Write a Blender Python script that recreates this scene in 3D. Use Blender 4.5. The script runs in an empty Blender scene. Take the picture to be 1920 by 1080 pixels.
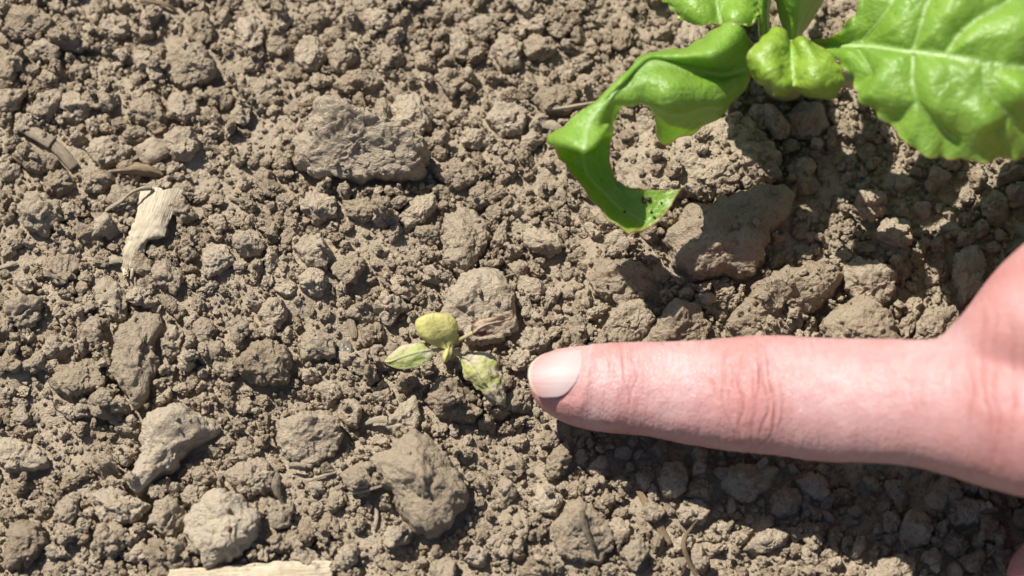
import bpy, bmesh, math
import numpy as np
from mathutils import Vector, Matrix

# ------------------------------------------------------------------ camera, sky, sun, exposure
SC = bpy.context.scene
COL = SC.collection
MM = 0.001
TILT = math.radians(20.0)      # camera leans 20 degrees off straight down
DIST = 0.45                    # metres from the lens to the middle of the view
VIEW_W = 0.192                 # metres of soil across the picture at that distance
LENS = 36.0 * DIST / VIEW_W
cam_d = bpy.data.cameras.new('camera')
cam = bpy.data.objects.new('camera', cam_d)
COL.objects.link(cam)
CAM_POS = np.array([0.0, -DIST * math.sin(TILT), DIST * math.cos(TILT)])
cam.location = CAM_POS
cam.rotation_euler = (TILT, 0, 0)
cam_d.sensor_width = 36.0
cam_d.lens = LENS
cam_d.clip_start = 0.02
cam_d.clip_end = 50.0
cam_d.dof.use_dof = True
cam_d.dof.focus_distance = 0.446
cam_d.dof.aperture_fstop = 10.0
SC.camera = cam

SUN_EL = math.radians(54.0)
SUN_AZ = math.radians(-43.0)   # from +Y (picture top) turned towards -X (picture left)
SUN_DIR = Vector((math.sin(SUN_AZ) * math.cos(SUN_EL), math.cos(SUN_AZ) * math.cos(SUN_EL), math.sin(SUN_EL)))
world = bpy.data.worlds.new('World')
SC.world = world
world.use_nodes = True
wn = world.node_tree
bg = wn.nodes['Background']
sky = wn.nodes.new('ShaderNodeTexSky')
sky.sky_type = 'NISHITA'
sky.sun_disc = False
sky.sun_elevation = SUN_EL
sky.sun_rotation = SUN_AZ
wn.links.new(sky.outputs['Color'], bg.inputs['Color'])
bg.inputs['Strength'].default_value = 0.06
sun_d = bpy.data.lights.new('sun', 'SUN')
sun_d.energy = 5.0
sun_d.angle = math.radians(0.53)
sun_d.color = (1.0, 0.955, 0.88)
sun = bpy.data.objects.new('sun', sun_d)
COL.objects.link(sun)
sun.location = SUN_DIR * 2
sun.rotation_euler = SUN_DIR.to_track_quat('Z', 'Y').to_euler()
SC.view_settings.view_transform = 'Standard'
SC.view_settings.look = 'None'
SC.view_settings.exposure = 0.55
SC.view_settings.gamma = 1.0
SC.view_settings.use_curve_mapping = False

# ------------------------------------------------------------------ helpers
def at(px, py, z=0.0):
    """World point (metres) at height z (mm) seen at photograph pixel px, py."""
    k = 36.0 / LENS / 1920.0
    x = (px - 960.0) * k
    y = -(py - 540.0) * k
    c, s = math.cos(TILT), math.sin(TILT)
    d = (x, y * c + s, y * s - c)
    t = (z * MM - CAM_POS[2]) / d[2]
    return np.array([CAM_POS[0] + d[0] * t, CAM_POS[1] + d[1] * t, z * MM])

def hashn(ix, iy, iz, seed):
    h = (ix.astype(np.int64) * 374761393 + iy.astype(np.int64) * 668265263 + iz.astype(np.int64) * 2147483647 + seed * 974634777) & 0xFFFFFFFF
    h = ((h ^ (h >> 13)) * 1274126177) & 0xFFFFFFFF
    h = ((h ^ (h >> 16)) * 2246822519) & 0xFFFFFFFF
    h = h ^ (h >> 15)
    return (h & 0xFFFFFF) / float(0x1000000)

def vnoise(p, seed=0):
    f = np.floor(p); i = f.astype(np.int64); t = p - f
    t = t * t * t * (t * (t * 6 - 15) + 10)
    out = 0
    for dx in (0, 1):
        wx = t[:, 0] if dx else 1 - t[:, 0]
        for dy in (0, 1):
            wy = t[:, 1] if dy else 1 - t[:, 1]
            for dz in (0, 1):
                wz = t[:, 2] if dz else 1 - t[:, 2]
                out = out + wx * wy * wz * hashn(i[:, 0] + dx, i[:, 1] + dy, i[:, 2] + dz, seed)
    return out * 2 - 1

def fbm(p, octv=3, seed=0, gain=0.5):
    a, s, n = 1.0, 0.0, 0.0
    for o in range(octv):
        s = s + a * vnoise(p * (2.03 ** o) + 17.3 * o, seed + o)
        n += a; a *= gain
    return s / n

def worley(p, seed=0):
    """distance to the nearest and second nearest feature point"""
    i = np.floor(p).astype(np.int64)
    d1 = np.full(len(p), 9.0); d2 = np.full(len(p), 9.0)
    for dx in (-1, 0, 1):
        for dy in (-1, 0, 1):
            for dz in (-1, 0, 1):
                c = i + np.array([dx, dy, dz])
                fx = c[:, 0] + hashn(c[:, 0], c[:, 1], c[:, 2], seed + 1)
                fy = c[:, 1] + hashn(c[:, 0], c[:, 1], c[:, 2], seed + 2)
                fz = c[:, 2] + hashn(c[:, 0], c[:, 1], c[:, 2], seed + 3)
                d = (fx - p[:, 0]) ** 2 + (fy - p[:, 1]) ** 2 + (fz - p[:, 2]) ** 2
                d2 = np.minimum(d2, np.maximum(d, d1)); d1 = np.minimum(d1, d)
    return np.sqrt(d1), np.sqrt(d2)

def crumbs_bump(p, seed=0):
    d1, d2 = worley(p, seed)
    return np.sqrt(np.clip(1.0 - (d1 / 0.78) ** 2, 0, 1))

def mesh_from(name, verts, faces, smooth=True):
    me = bpy.data.meshes.new(name)
    verts = np.ascontiguousarray(verts, dtype=np.float32)
    faces = np.asarray(faces, dtype=np.int32)
    n, k = faces.shape
    me.vertices.add(len(verts)); me.vertices.foreach_set('co', verts.ravel())
    me.loops.add(n * k); me.loops.foreach_set('vertex_index', faces.ravel())
    me.polygons.add(n)
    me.polygons.foreach_set('loop_start', np.arange(0, n * k, k, dtype=np.int32))
    me.polygons.foreach_set('loop_total', np.full(n, k, dtype=np.int32))
    me.polygons.foreach_set('use_smooth', np.full(n, smooth, dtype=bool))
    me.update(calc_edges=True)
    return me

def add_attr(me, name, vals):
    a = me.attributes.new(name, 'FLOAT', 'POINT')
    a.data.foreach_set('value', np.ascontiguousarray(vals, dtype=np.float32))

def obj(name, me, mat=None, parent=None, loc=None):
    o = bpy.data.objects.new(name, me)
    COL.objects.link(o)
    if mat is not None and me is not None:
        if len(me.materials) == 0:
            me.materials.append(mat)
    if parent is not None:
        o.parent = parent
    if loc is not None:
        o.location = loc
    return o

def tag(o, label, cat, group=None):
    o['label'] = label; o['category'] = cat
    if group: o['group'] = group
    return o

def empty(name, loc, label, cat):
    o = bpy.data.objects.new(name, None)
    COL.objects.link(o); o.location = loc; o.empty_display_size = 0.01
    return tag(o, label, cat)

_ico = {}
def ico(sub):
    if sub not in _ico:
        bm = bmesh.new(); bmesh.ops.create_icosphere(bm, subdivisions=sub, radius=1.0)
        bm.verts.ensure_lookup_table()
        v = np.array([q.co[:] for q in bm.verts]); f = np.array([[a.index for a in q.verts] for q in bm.faces])
        bm.free(); _ico[sub] = (v / np.linalg.norm(v, axis=1)[:, None], f)
    return _ico[sub]

# ------------------------------------------------------------------ materials
class NT:
    def __init__(self, name):
        self.m = bpy.data.materials.new(name); self.m.use_nodes = True
        self.t = self.m.node_tree; self.b = self.t.nodes['Principled BSDF']; self.out = self.t.nodes['Material Output']
    def n(self, typ, **kw):
        q = self.t.nodes.new('ShaderNode' + typ)
        for k, v in kw.items(): setattr(q, k, v)
        return q
    def l(self, a, b): self.t.links.new(a, b)
    def noise(self, vec, scale, detail=4, rough=0.55, dist=0.0):
        q = self.n('TexNoise'); q.inputs['Scale'].default_value = scale; q.inputs['Detail'].default_value = detail
        q.inputs['Roughness'].default_value = rough; q.inputs['Distortion'].default_value = dist
        if vec is not None: self.l(vec, q.inputs['Vector'])
        return q.outputs['Fac']
    def ramp(self, fac, stops):
        q = self.n('ValToRGB'); e = q.color_ramp.elements
        while len(e) < len(stops): e.new(0.5)
        for i, (p, c) in enumerate(stops):
            e[i].position = p; e[i].color = (c[0], c[1], c[2], 1) if not isinstance(c, (int, float)) else (c, c, c, 1)
        self.l(fac, q.inputs['Fac']); return q.outputs['Color']
    def mix(self, fac, a, b, mode='MIX'):
        q = self.n('Mix', data_type='RGBA', blend_type=mode)
        for s, v in ((q.inputs['Factor'], fac), (q.inputs['A'], a), (q.inputs['B'], b)):
            if hasattr(v, 'default_value') or hasattr(v, 'is_output'): self.l(v, s)
            elif isinstance(v, (int, float)): s.default_value = v
            else: s.default_value = (v[0], v[1], v[2], 1)
        return q.outputs['Result']
    def math(self, op, a, b=0.0, clamp=False):
        q = self.n('Math', operation=op, use_clamp=clamp)
        for s, v in ((q.inputs[0], a), (q.inputs[1], b)):
            if isinstance(v, (int, float)): s.default_value = v
            else: self.l(v, s)
        return q.outputs[0]
    def attr(self, name):
        q = self.n('Attribute', attribute_name=name); return q.outputs['Fac']
    def bump(self, h, dist, strength=1.0, prev=None):
        q = self.n('Bump'); q.inputs['Distance'].default_value = dist; q.inputs['Strength'].default_value = strength
        self.l(h, q.inputs['Height'])
        if prev is not None: self.l(prev, q.inputs['Normal'])
        return q.outputs['Normal']
    def map(self, vec, scale):
        q = self.n('Mapping'); q.inputs['Scale'].default_value = scale; self.l(vec, q.inputs['Vector']); return q.outputs['Vector']

def soil_material(name, dark, light, bump=1.0):
    t = NT(name); pos = t.n('NewGeometry').outputs['Position']
    info = t.n('ObjectInfo').outputs['Random']
    n1 = t.noise(pos, 55, 3); n2 = t.noise(pos, 620, 4, 0.6); n3 = t.noise(pos, 3300, 5, 0.65)
    f = t.math('ADD', t.math('MULTIPLY', n1, 0.45), t.math('MULTIPLY', n2, 0.35))
    f = t.math('ADD', f, t.math('MULTIPLY', info, 0.40))
    f = t.math('ADD', f, t.math('MULTIPLY', n3, 0.42))
    c = t.ramp(f, [(0.48, dark), (1.0, light)])
    # grey mineral tint in patches, dark and pale grains
    c = t.mix(t.ramp(t.noise(pos, 170, 2), [(0.5, 0.0), (0.75, 0.45)]), c, (0.45, 0.375, 0.285))
    g = t.ramp(t.noise(pos, 2300, 2, 0.7), [(0.63, 0.0), (0.72, 0.55)])
    c = t.mix(g, c, (0.16, 0.12, 0.08))
    v = t.n('TexVoronoi'); v.inputs['Scale'].default_value = 620; t.l(pos, v.inputs['Vector'])
    sp = t.math('LESS_THAN', v.outputs['Distance'], 0.085)
    c = t.mix(t.math('MULTIPLY', sp, 0.6), c, (0.62, 0.58, 0.50))
    t.l(c, t.b.inputs['Base Color'])
    t.b.inputs['Roughness'].default_value = 0.95
    t.b.inputs['Specular IOR Level'].default_value = 0.12
    wv = t.n('VectorMath', operation='ADD'); nz = t.n('TexNoise'); nz.inputs['Scale'].default_value = 1300; t.l(pos, nz.inputs['Vector'])
    sc_ = t.n('VectorMath', operation='SCALE'); sc_.inputs['Scale'].default_value = 0.0006; t.l(nz.outputs['Color'], sc_.inputs[0])
    t.l(pos, wv.inputs[0]); t.l(sc_.outputs[0], wv.inputs[1])
    v2 = t.n('TexVoronoi'); v2.inputs['Scale'].default_value = 1050; t.l(wv.outputs[0], v2.inputs['Vector'])
    gr = t.math('MULTIPLY', t.math('SUBTRACT', 1.0, v2.outputs['Distance']), t.ramp(t.noise(pos, 260, 2), [(0.35, 0.1), (0.65, 0.55)]))
    h = t.math('ADD', t.math('MULTIPLY', n2, 1.0), t.math('MULTIPLY', n3, 0.8))
    h = t.math('ADD', h, gr)
    t.l(t.bump(h, 0.0011 * bump, 1.0), t.b.inputs['Normal'])
    return t.m

M_SOIL = soil_material('dry_soil', (0.305, 0.231, 0.153), (0.56, 0.458, 0.332))
M_PALE = soil_material('pale_compact_soil', (0.34, 0.264, 0.180), (0.585, 0.487, 0.36), 0.9)

def leaf_material(name, base, deep, vein, edge, trans, rough, tf=0.42, patches=None, net_k=1.0):
    t = NT(name); pos = t.n('NewGeometry').outputs['Position']
    c = t.mix(t.ramp(t.noise(pos, 90, 3), [(0.3, 0.0), (0.7, 1.0)]), base, deep)
    c = t.mix(t.math('MULTIPLY', t.noise(pos, 1500, 3, 0.6), 0.25), c, (base[0] * 1.6, base[1] * 1.3, base[2] * 1.4))
    if patches:
        for sc, lo, hi, colr in patches:
            c = t.mix(t.ramp(t.noise(pos, sc, 4, 0.6), [(lo, 0.0), (hi, 1.0)]), c, colr)
    wn_ = t.n('VectorMath', operation='ADD'); nw = t.n('TexNoise'); nw.inputs['Scale'].default_value = 300; t.l(pos, nw.inputs['Vector'])
    ws = t.n('VectorMath', operation='SCALE'); ws.inputs['Scale'].default_value = 0.003; t.l(nw.outputs['Color'], ws.inputs[0]); t.l(pos, wn_.inputs[0]); t.l(ws.outputs[0], wn_.inputs[1])
    net = None
    for sc_, wd_, am_ in ((150, 0.05, 0.30 * net_k), (430, 0.07, 0.15 * net_k)):
        vv_ = t.n('TexVoronoi', feature='DISTANCE_TO_EDGE'); vv_.inputs['Scale'].default_value = sc_; t.l(wn_.outputs[0], vv_.inputs['Vector'])
        ln_ = t.ramp(vv_.outputs['Distance'], [(0.0, am_), (wd_, 0.0)])
        net = ln_ if net is None else t.math('MAXIMUM', net, ln_)
    c = t.mix(net, c, vein)
    c = t.mix(t.math('MULTIPLY', t.attr('vein'), 0.95), c, vein)
    c = t.mix(t.attr('edge'), c, edge)
    sp = t.ramp(t.noise(pos, 900, 2, 0.5), [(0.735, 0.0), (0.76, 0.8)])
    c = t.mix(sp, c, (0.13, 0.10, 0.055))
    t.l(c, t.b.inputs['Base Color'])
    t.l(t.math('ADD', t.math('MULTIPLY', t.noise(pos, 130, 4, 0.6), 0.34), rough - 0.17), t.b.inputs['Roughness'])
    t.b.inputs['Specular IOR Level'].default_value = 0.75 if rough < 0.5 else 0.3
    v = t.n('TexVoronoi', feature='DISTANCE_TO_EDGE'); v.inputs['Scale'].default_value = 420; t.l(pos, v.inputs['Vector'])
    cell = t.ramp(v.outputs['Distance'], [(0.0, 0.0), (0.25, 1.0)])
    h = t.math('ADD', t.math('MULTIPLY', cell, 0.28), t.noise(pos, 1500, 3))
    h = t.math('ADD', h, t.math('MULTIPLY', t.noise(pos, 240, 2), 0.8))
    h = t.math('SUBTRACT', h, t.math('MULTIPLY', net, 0.9))
    nrm = t.bump(h, 0.0003, 0.8)
    t.l(nrm, t.b.inputs['Normal'])
    tr = t.n('BsdfTranslucent'); t.l(t.mix(1.0, c, trans, 'MULTIPLY'), tr.inputs['Color']); t.l(nrm, tr.inputs['Normal'])
    mx = t.n('MixShader'); mx.inputs['Fac'].default_value = tf
    t.l(t.b.outputs['BSDF'], mx.inputs[1]); t.l(tr.outputs['BSDF'], mx.inputs[2]); t.l(mx.outputs['Shader'], t.out.inputs['Surface'])
    return t.m

M_LEAF = leaf_material('beet_leaf', (0.26, 0.42, 0.06), (0.19, 0.355, 0.05), (0.37, 0.50, 0.19), (0.38, 0.31, 0.12), (2.1, 2.0, 0.8), 0.36, 0.42)
M_YOUNG = leaf_material('young_beet_leaf', (0.28, 0.42, 0.045), (0.215, 0.36, 0.035), (0.33, 0.54, 0.10), (0.38, 0.30, 0.12), (1.6, 1.6, 0.7), 0.33, 0.36)
M_WILT = leaf_material('wilting_leaf', (0.54, 0.51, 0.19), (0.48, 0.475, 0.165), (0.36, 0.31, 0.16), (0.30, 0.23, 0.13), (1.4, 1.4, 0.8), 0.62, 0.25,
                       [(500, 0.66, 0.74, (0.30, 0.25, 0.12))], 0.35)
M_SPOT = leaf_material('spotted_wilting_leaf', (0.47, 0.45, 0.17), (0.30, 0.38, 0.13), (0.46, 0.41, 0.29), (0.33, 0.26, 0.17), (1.3, 1.25, 0.8), 0.65, 0.2,
                       [(210, 0.57, 0.62, (0.54, 0.48, 0.37)), (420, 0.58, 0.68, (0.34, 0.27, 0.16))], 0.3)
M_TORN = leaf_material('half_dried_leaf', (0.40, 0.40, 0.15), (0.27, 0.35, 0.11), (0.40, 0.34, 0.23), (0.30, 0.23, 0.14), (1.2, 1.15, 0.8), 0.7, 0.18,
                       [(170, 0.44, 0.52, (0.50, 0.44, 0.33)), (380, 0.55, 0.66, (0.30, 0.23, 0.14))], 0.3)
M_DRY = leaf_material('withered_leaf', (0.40, 0.30, 0.19), (0.50, 0.40, 0.27), (0.50, 0.41, 0.28), (0.15, 0.03, 0.022), (1.2, 1.0, 0.8), 0.8, 0.12,
                      [(260, 0.55, 0.64, (0.14, 0.045, 0.028))])

def stem_material(name, a, b, rough=0.4, scale=(900, 900, 90)):
    t = NT(name); pos = t.n('NewGeometry').outputs['Position']
    c = t.mix(t.ramp(t.noise(t.map(pos, scale), 1.0, 3), [(0.35, 0.0), (0.7, 1.0)]), a, b)
    t.l(c, t.b.inputs['Base Color']); t.b.inputs['Roughness'].default_value = rough
    t.b.inputs['Subsurface Weight'].default_value = 0.15; t.b.inputs['Subsurface Radius'].default_value = (0.5, 1.0, 0.2)
    t.b.inputs['Subsurface Scale'].default_value = 0.002
    t.l(t.bump(t.noise(pos, 1200, 3), 0.0003, 0.7), t.b.inputs['Normal'])
    return t.m
M_STEM = stem_material('beet_stalk', (0.20, 0.38, 0.04), (0.28, 0.46, 0.08))
M_PINK = stem_material('pinkish_stalk', (0.30, 0.42, 0.13), (0.45, 0.33, 0.20))
M_RIB = stem_material('leaf_midrib', (0.27, 0.42, 0.11), (0.33, 0.46, 0.17), 0.35)
M_SEEDSTEM = stem_material('seedling_stem', (0.33, 0.30, 0.13), (0.42, 0.33, 0.20), 0.7)

def straw_material(name, a, b, dark, rough=0.55):
    t = NT(name); uv = t.n('UVMap').outputs['UV']; pos = t.n('NewGeometry').outputs['Position']
    s1 = t.noise(t.map(uv, (2.0, 26.0, 1)), 1.0, 4, 0.6); s2 = t.noise(t.map(uv, (3.0, 60.0, 1)), 1.0, 3)
    c = t.mix(t.ramp(s1, [(0.32, 0.0), (0.66, 1.0)]), a, b)
    c = t.mix(t.ramp(s2, [(0.48, 0.0), (0.68, 0.85)]), c, dark)
    c = t.mix(t.ramp(t.noise(pos, 330, 4, 0.6), [(0.55, 0.0), (0.75, 0.7)]), c, (0.27, 0.21, 0.14))
    t.l(c, t.b.inputs['Base Color']); t.b.inputs['Roughness'].default_value = rough
    h = t.math('ADD', s2, t.math('MULTIPLY', s1, 1.4))
    t.l(t.bump(h, 0.0004, 0.9), t.b.inputs['Normal'])
    return t.m
M_STRAW = straw_material('bleached_straw', (0.50, 0.40, 0.25), (0.66, 0.585, 0.45), (0.30, 0.215, 0.125))
M_HUSK = straw_material('brown_husk', (0.30, 0.20, 0.11), (0.42, 0.31, 0.18), (0.12, 0.06, 0.035))
M_TWIG = straw_material('grey_brown_stalk', (0.30, 0.235, 0.16), (0.40, 0.33, 0.23), (0.13, 0.095, 0.06), 0.75)
M_ROOT = straw_material('brown_rootlet', (0.25, 0.165, 0.095), (0.34, 0.24, 0.14), (0.12, 0.075, 0.045), 0.7)
M_DARK = soil_material('charred_crumb', (0.012, 0.010, 0.008), (0.05, 0.042, 0.035))
M_PEBBLE = soil_material('grey_pebble', (0.32, 0.255, 0.18), (0.50, 0.41, 0.30), 0.4)
def quartz():
    t = NT('quartz'); t.b.inputs['Base Color'].default_value = (0.42, 0.38, 0.31, 1); t.b.inputs['Roughness'].default_value = 0.2
    t.b.inputs['Transmission Weight'].default_value = 0.6; t.b.inputs['IOR'].default_value = 1.5
    pos = t.n('NewGeometry').outputs['Position']; t.l(t.bump(t.noise(pos, 900, 3), 0.0005, 0.6), t.b.inputs['Normal'])
    return t.m
M_QUARTZ = quartz()

def skin():
    t = NT('skin'); pos = t.n('NewGeometry').outputs['Position']
    n1 = t.noise(pos, 120, 4, 0.6); n2 = t.noise(pos, 420, 3, 0.6)
    c = t.mix(t.ramp(n1, [(0.3, 0.0), (0.7, 1.0)]), (0.465, 0.25, 0.238), (0.525, 0.34, 0.33))
    c = t.mix(t.ramp(n2, [(0.42, 0.0), (0.75, 0.5)]), c, (0.445, 0.205, 0.18))
    c = t.mix(t.math('MULTIPLY', t.attr('red'), 0.7), c, (0.45, 0.17, 0.15))
    c = t.mix(t.math('MULTIPLY', t.attr('crease'), 0.6), c, (0.29, 0.085, 0.065))
    c = t.mix(t.ramp(t.noise(pos, 210, 1, 0.4), [(0.775, 0.0), (0.80, 0.5)]), c, (0.42, 0.13, 0.10))
    t.l(c, t.b.inputs['Base Color'])
    t.b.inputs['Roughness'].default_value = 0.46
    t.b.inputs['Specular IOR Level'].default_value = 0.42
    t.b.inputs['Subsurface Weight'].default_value = 0.55
    t.b.inputs['Subsurface Radius'].default_value = (1.0, 0.34, 0.20)
    t.b.inputs['Subsurface Scale'].default_value = 0.0022
    v = t.n('TexVoronoi', feature='DISTANCE_TO_EDGE'); v.inputs['Scale'].default_value = 1.0
    wob = t.n('VectorMath', operation='ADD'); t.l(t.map(pos, (1500, 900, 900)), wob.inputs[0])
    nz = t.n('TexNoise'); nz.inputs['Scale'].default_value = 500; t.l(pos, nz.inputs['Vector']); t.l(nz.outputs['Color'], wob.inputs[1])
    t.l(wob.outputs[0], v.inputs['Vector'])
    cell = t.ramp(v.outputs['Distance'], [(0.0, 0.0), (0.22, 1.0)])
    lines = t.noise(t.map(pos, (1500, 190, 190)), 1.0, 3, 0.6)
    h = t.math('ADD', t.math('MULTIPLY', cell, 0.22), t.math('MULTIPLY', lines, 1.0))
    h = t.math('ADD', h, t.math('MULTIPLY', n2, 0.8))
    t.l(t.bump(h, 0.00034, 0.75), t.b.inputs['Normal'])
    return t.m
M_SKIN = skin()
def nail_mat():
    t = NT('nail'); s = t.attr('along')
    c = t.ramp(s, [(0.0, (0.44, 0.39, 0.29)), (0.03, (0.44, 0.37, 0.28)), (0.075, (0.44, 0.245, 0.225)), (0.22, (0.46, 0.29, 0.275)), (0.42, (0.475, 0.34, 0.325)), (0.65, (0.485, 0.375, 0.36)), (1.0, (0.48, 0.35, 0.335))])
    t.l(c, t.b.inputs['Base Color']); t.b.inputs['Roughness'].default_value = 0.5; t.b.inputs['Specular IOR Level'].default_value = 0.3
    t.b.inputs['Subsurface Weight'].default_value = 0.25; t.b.inputs['Subsurface Radius'].default_value = (1, 0.5, 0.35); t.b.inputs['Subsurface Scale'].default_value = 0.001
    pos = t.n('NewGeometry').outputs['Position']
    t.l(t.bump(t.noise(t.map(pos, (60, 1500, 1500)), 1.0, 2), 0.00012, 0.6), t.b.inputs['Normal'])
    return t.m
M_NAIL = nail_mat()

# ------------------------------------------------------------------ the ground
GX0, GX1, GY0, GY1 = -0.155, 0.165, -0.115, 0.130     # the crumbled patch (metres)
CELL = 0.0004
NXG = int((GX1 - GX0) / CELL); NYG = int((GY1 - GY0) / CELL)

def ground_z(x, y):
    """height of the bare soil in metres"""
    p = np.stack([x * 1000, y * 1000, np.zeros_like(x)], 1)
    z = 3.0 * fbm(p / 42.0, 3, 11) + 1.7 * fbm(p / 13.0, 3, 21)
    z += 0.75 * crumbs_bump(p / 4.3, 31) + 0.42 * crumbs_bump(p / 2.0, 41) - 1.6
    for px, py, r, dz in ((1720, 420, 30, -3.5), (1560, 930, 26, -3.0), (1480, 130, 22, -1.5), (890, 660, 20, -1.0)):
        c = at(px, py)
        z += dz * np.exp(-(((x - c[0]) * 1000) ** 2 + ((y - c[1]) * 1000) ** 2) / (r * r))
    return z * MM

def axis(lo, hi, step, far):
    core = np.arange(lo, hi + step * 0.5, step)
    k = 22; g = step * np.cumsum(1.42 ** np.arange(1, k)); g = g / g[-1] * far
    return np.concatenate([(lo - g)[::-1], core, hi + g])
ax_x = axis(GX0, GX1, 0.00075, 3.0); ax_y = axis(GY0, GY1, 0.00075, 3.0)
XX, YY = np.meshgrid(ax_x, ax_y)
gz = ground_z(XX.ravel(), YY.ravel())
nx, ny = len(ax_x), len(ax_y)
ii = (np.arange(ny - 1)[:, None] * nx + np.arange(nx - 1)[None, :]).ravel()
ground = obj('ground', mesh_from('ground', np.stack([XX.ravel(), YY.ravel(), gz], 1), np.stack([ii, ii + 1, ii + nx + 1, ii + nx], 1)), M_SOIL)
ground['kind'] = 'structure'
ground['label'] = 'bare dry crumbly field soil'

# height map used to settle clods and crumbs on one another
hx = GX0 + (np.arange(NXG) + 0.5) * CELL; hy = GY0 + (np.arange(NYG) + 0.5) * CELL
HX, HY = np.meshgrid(hx, hy)
H = ground_z(HX.ravel(), HY.ravel()).reshape(NYG, NXG)
BIG = np.zeros((NYG, NXG), dtype=np.uint8)

def hidx(x, y):
    return int(min(max((y - GY0) / CELL, 0), NYG - 1)), int(min(max((x - GX0) / CELL, 0), NXG - 1))
def hq(x, y, r=0.0):
    j, i = hidx(x, y)
    if r <= 0: return H[j, i]
    k = max(1, int(r / CELL))
    return float(H[max(0, j - k):j + k + 1, max(0, i - k):i + k + 1].mean())
def stamp(P, mask=1):
    """raise the height map by a cloud of surface points"""
    j = ((P[:, 1] - GY0) / CELL).astype(int); i = ((P[:, 0] - GX0) / CELL).astype(int)
    for dj in (-1, 0, 1):
        for di in (-1, 0, 1):
            jj, ii_ = j + dj, i + di
            ok = (jj >= 0) & (jj < NYG) & (ii_ >= 0) & (ii_ < NXG)
            np.maximum.at(H, (jj[ok], ii_[ok]), P[ok, 2] - 0.0002 * (abs(dj) + abs(di)))
            if mask:
                up = P[ok, 2] >= H[jj[ok], ii_[ok]] - 0.001
                BIG[jj[ok][up], ii_[ok][up]] = mask

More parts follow.
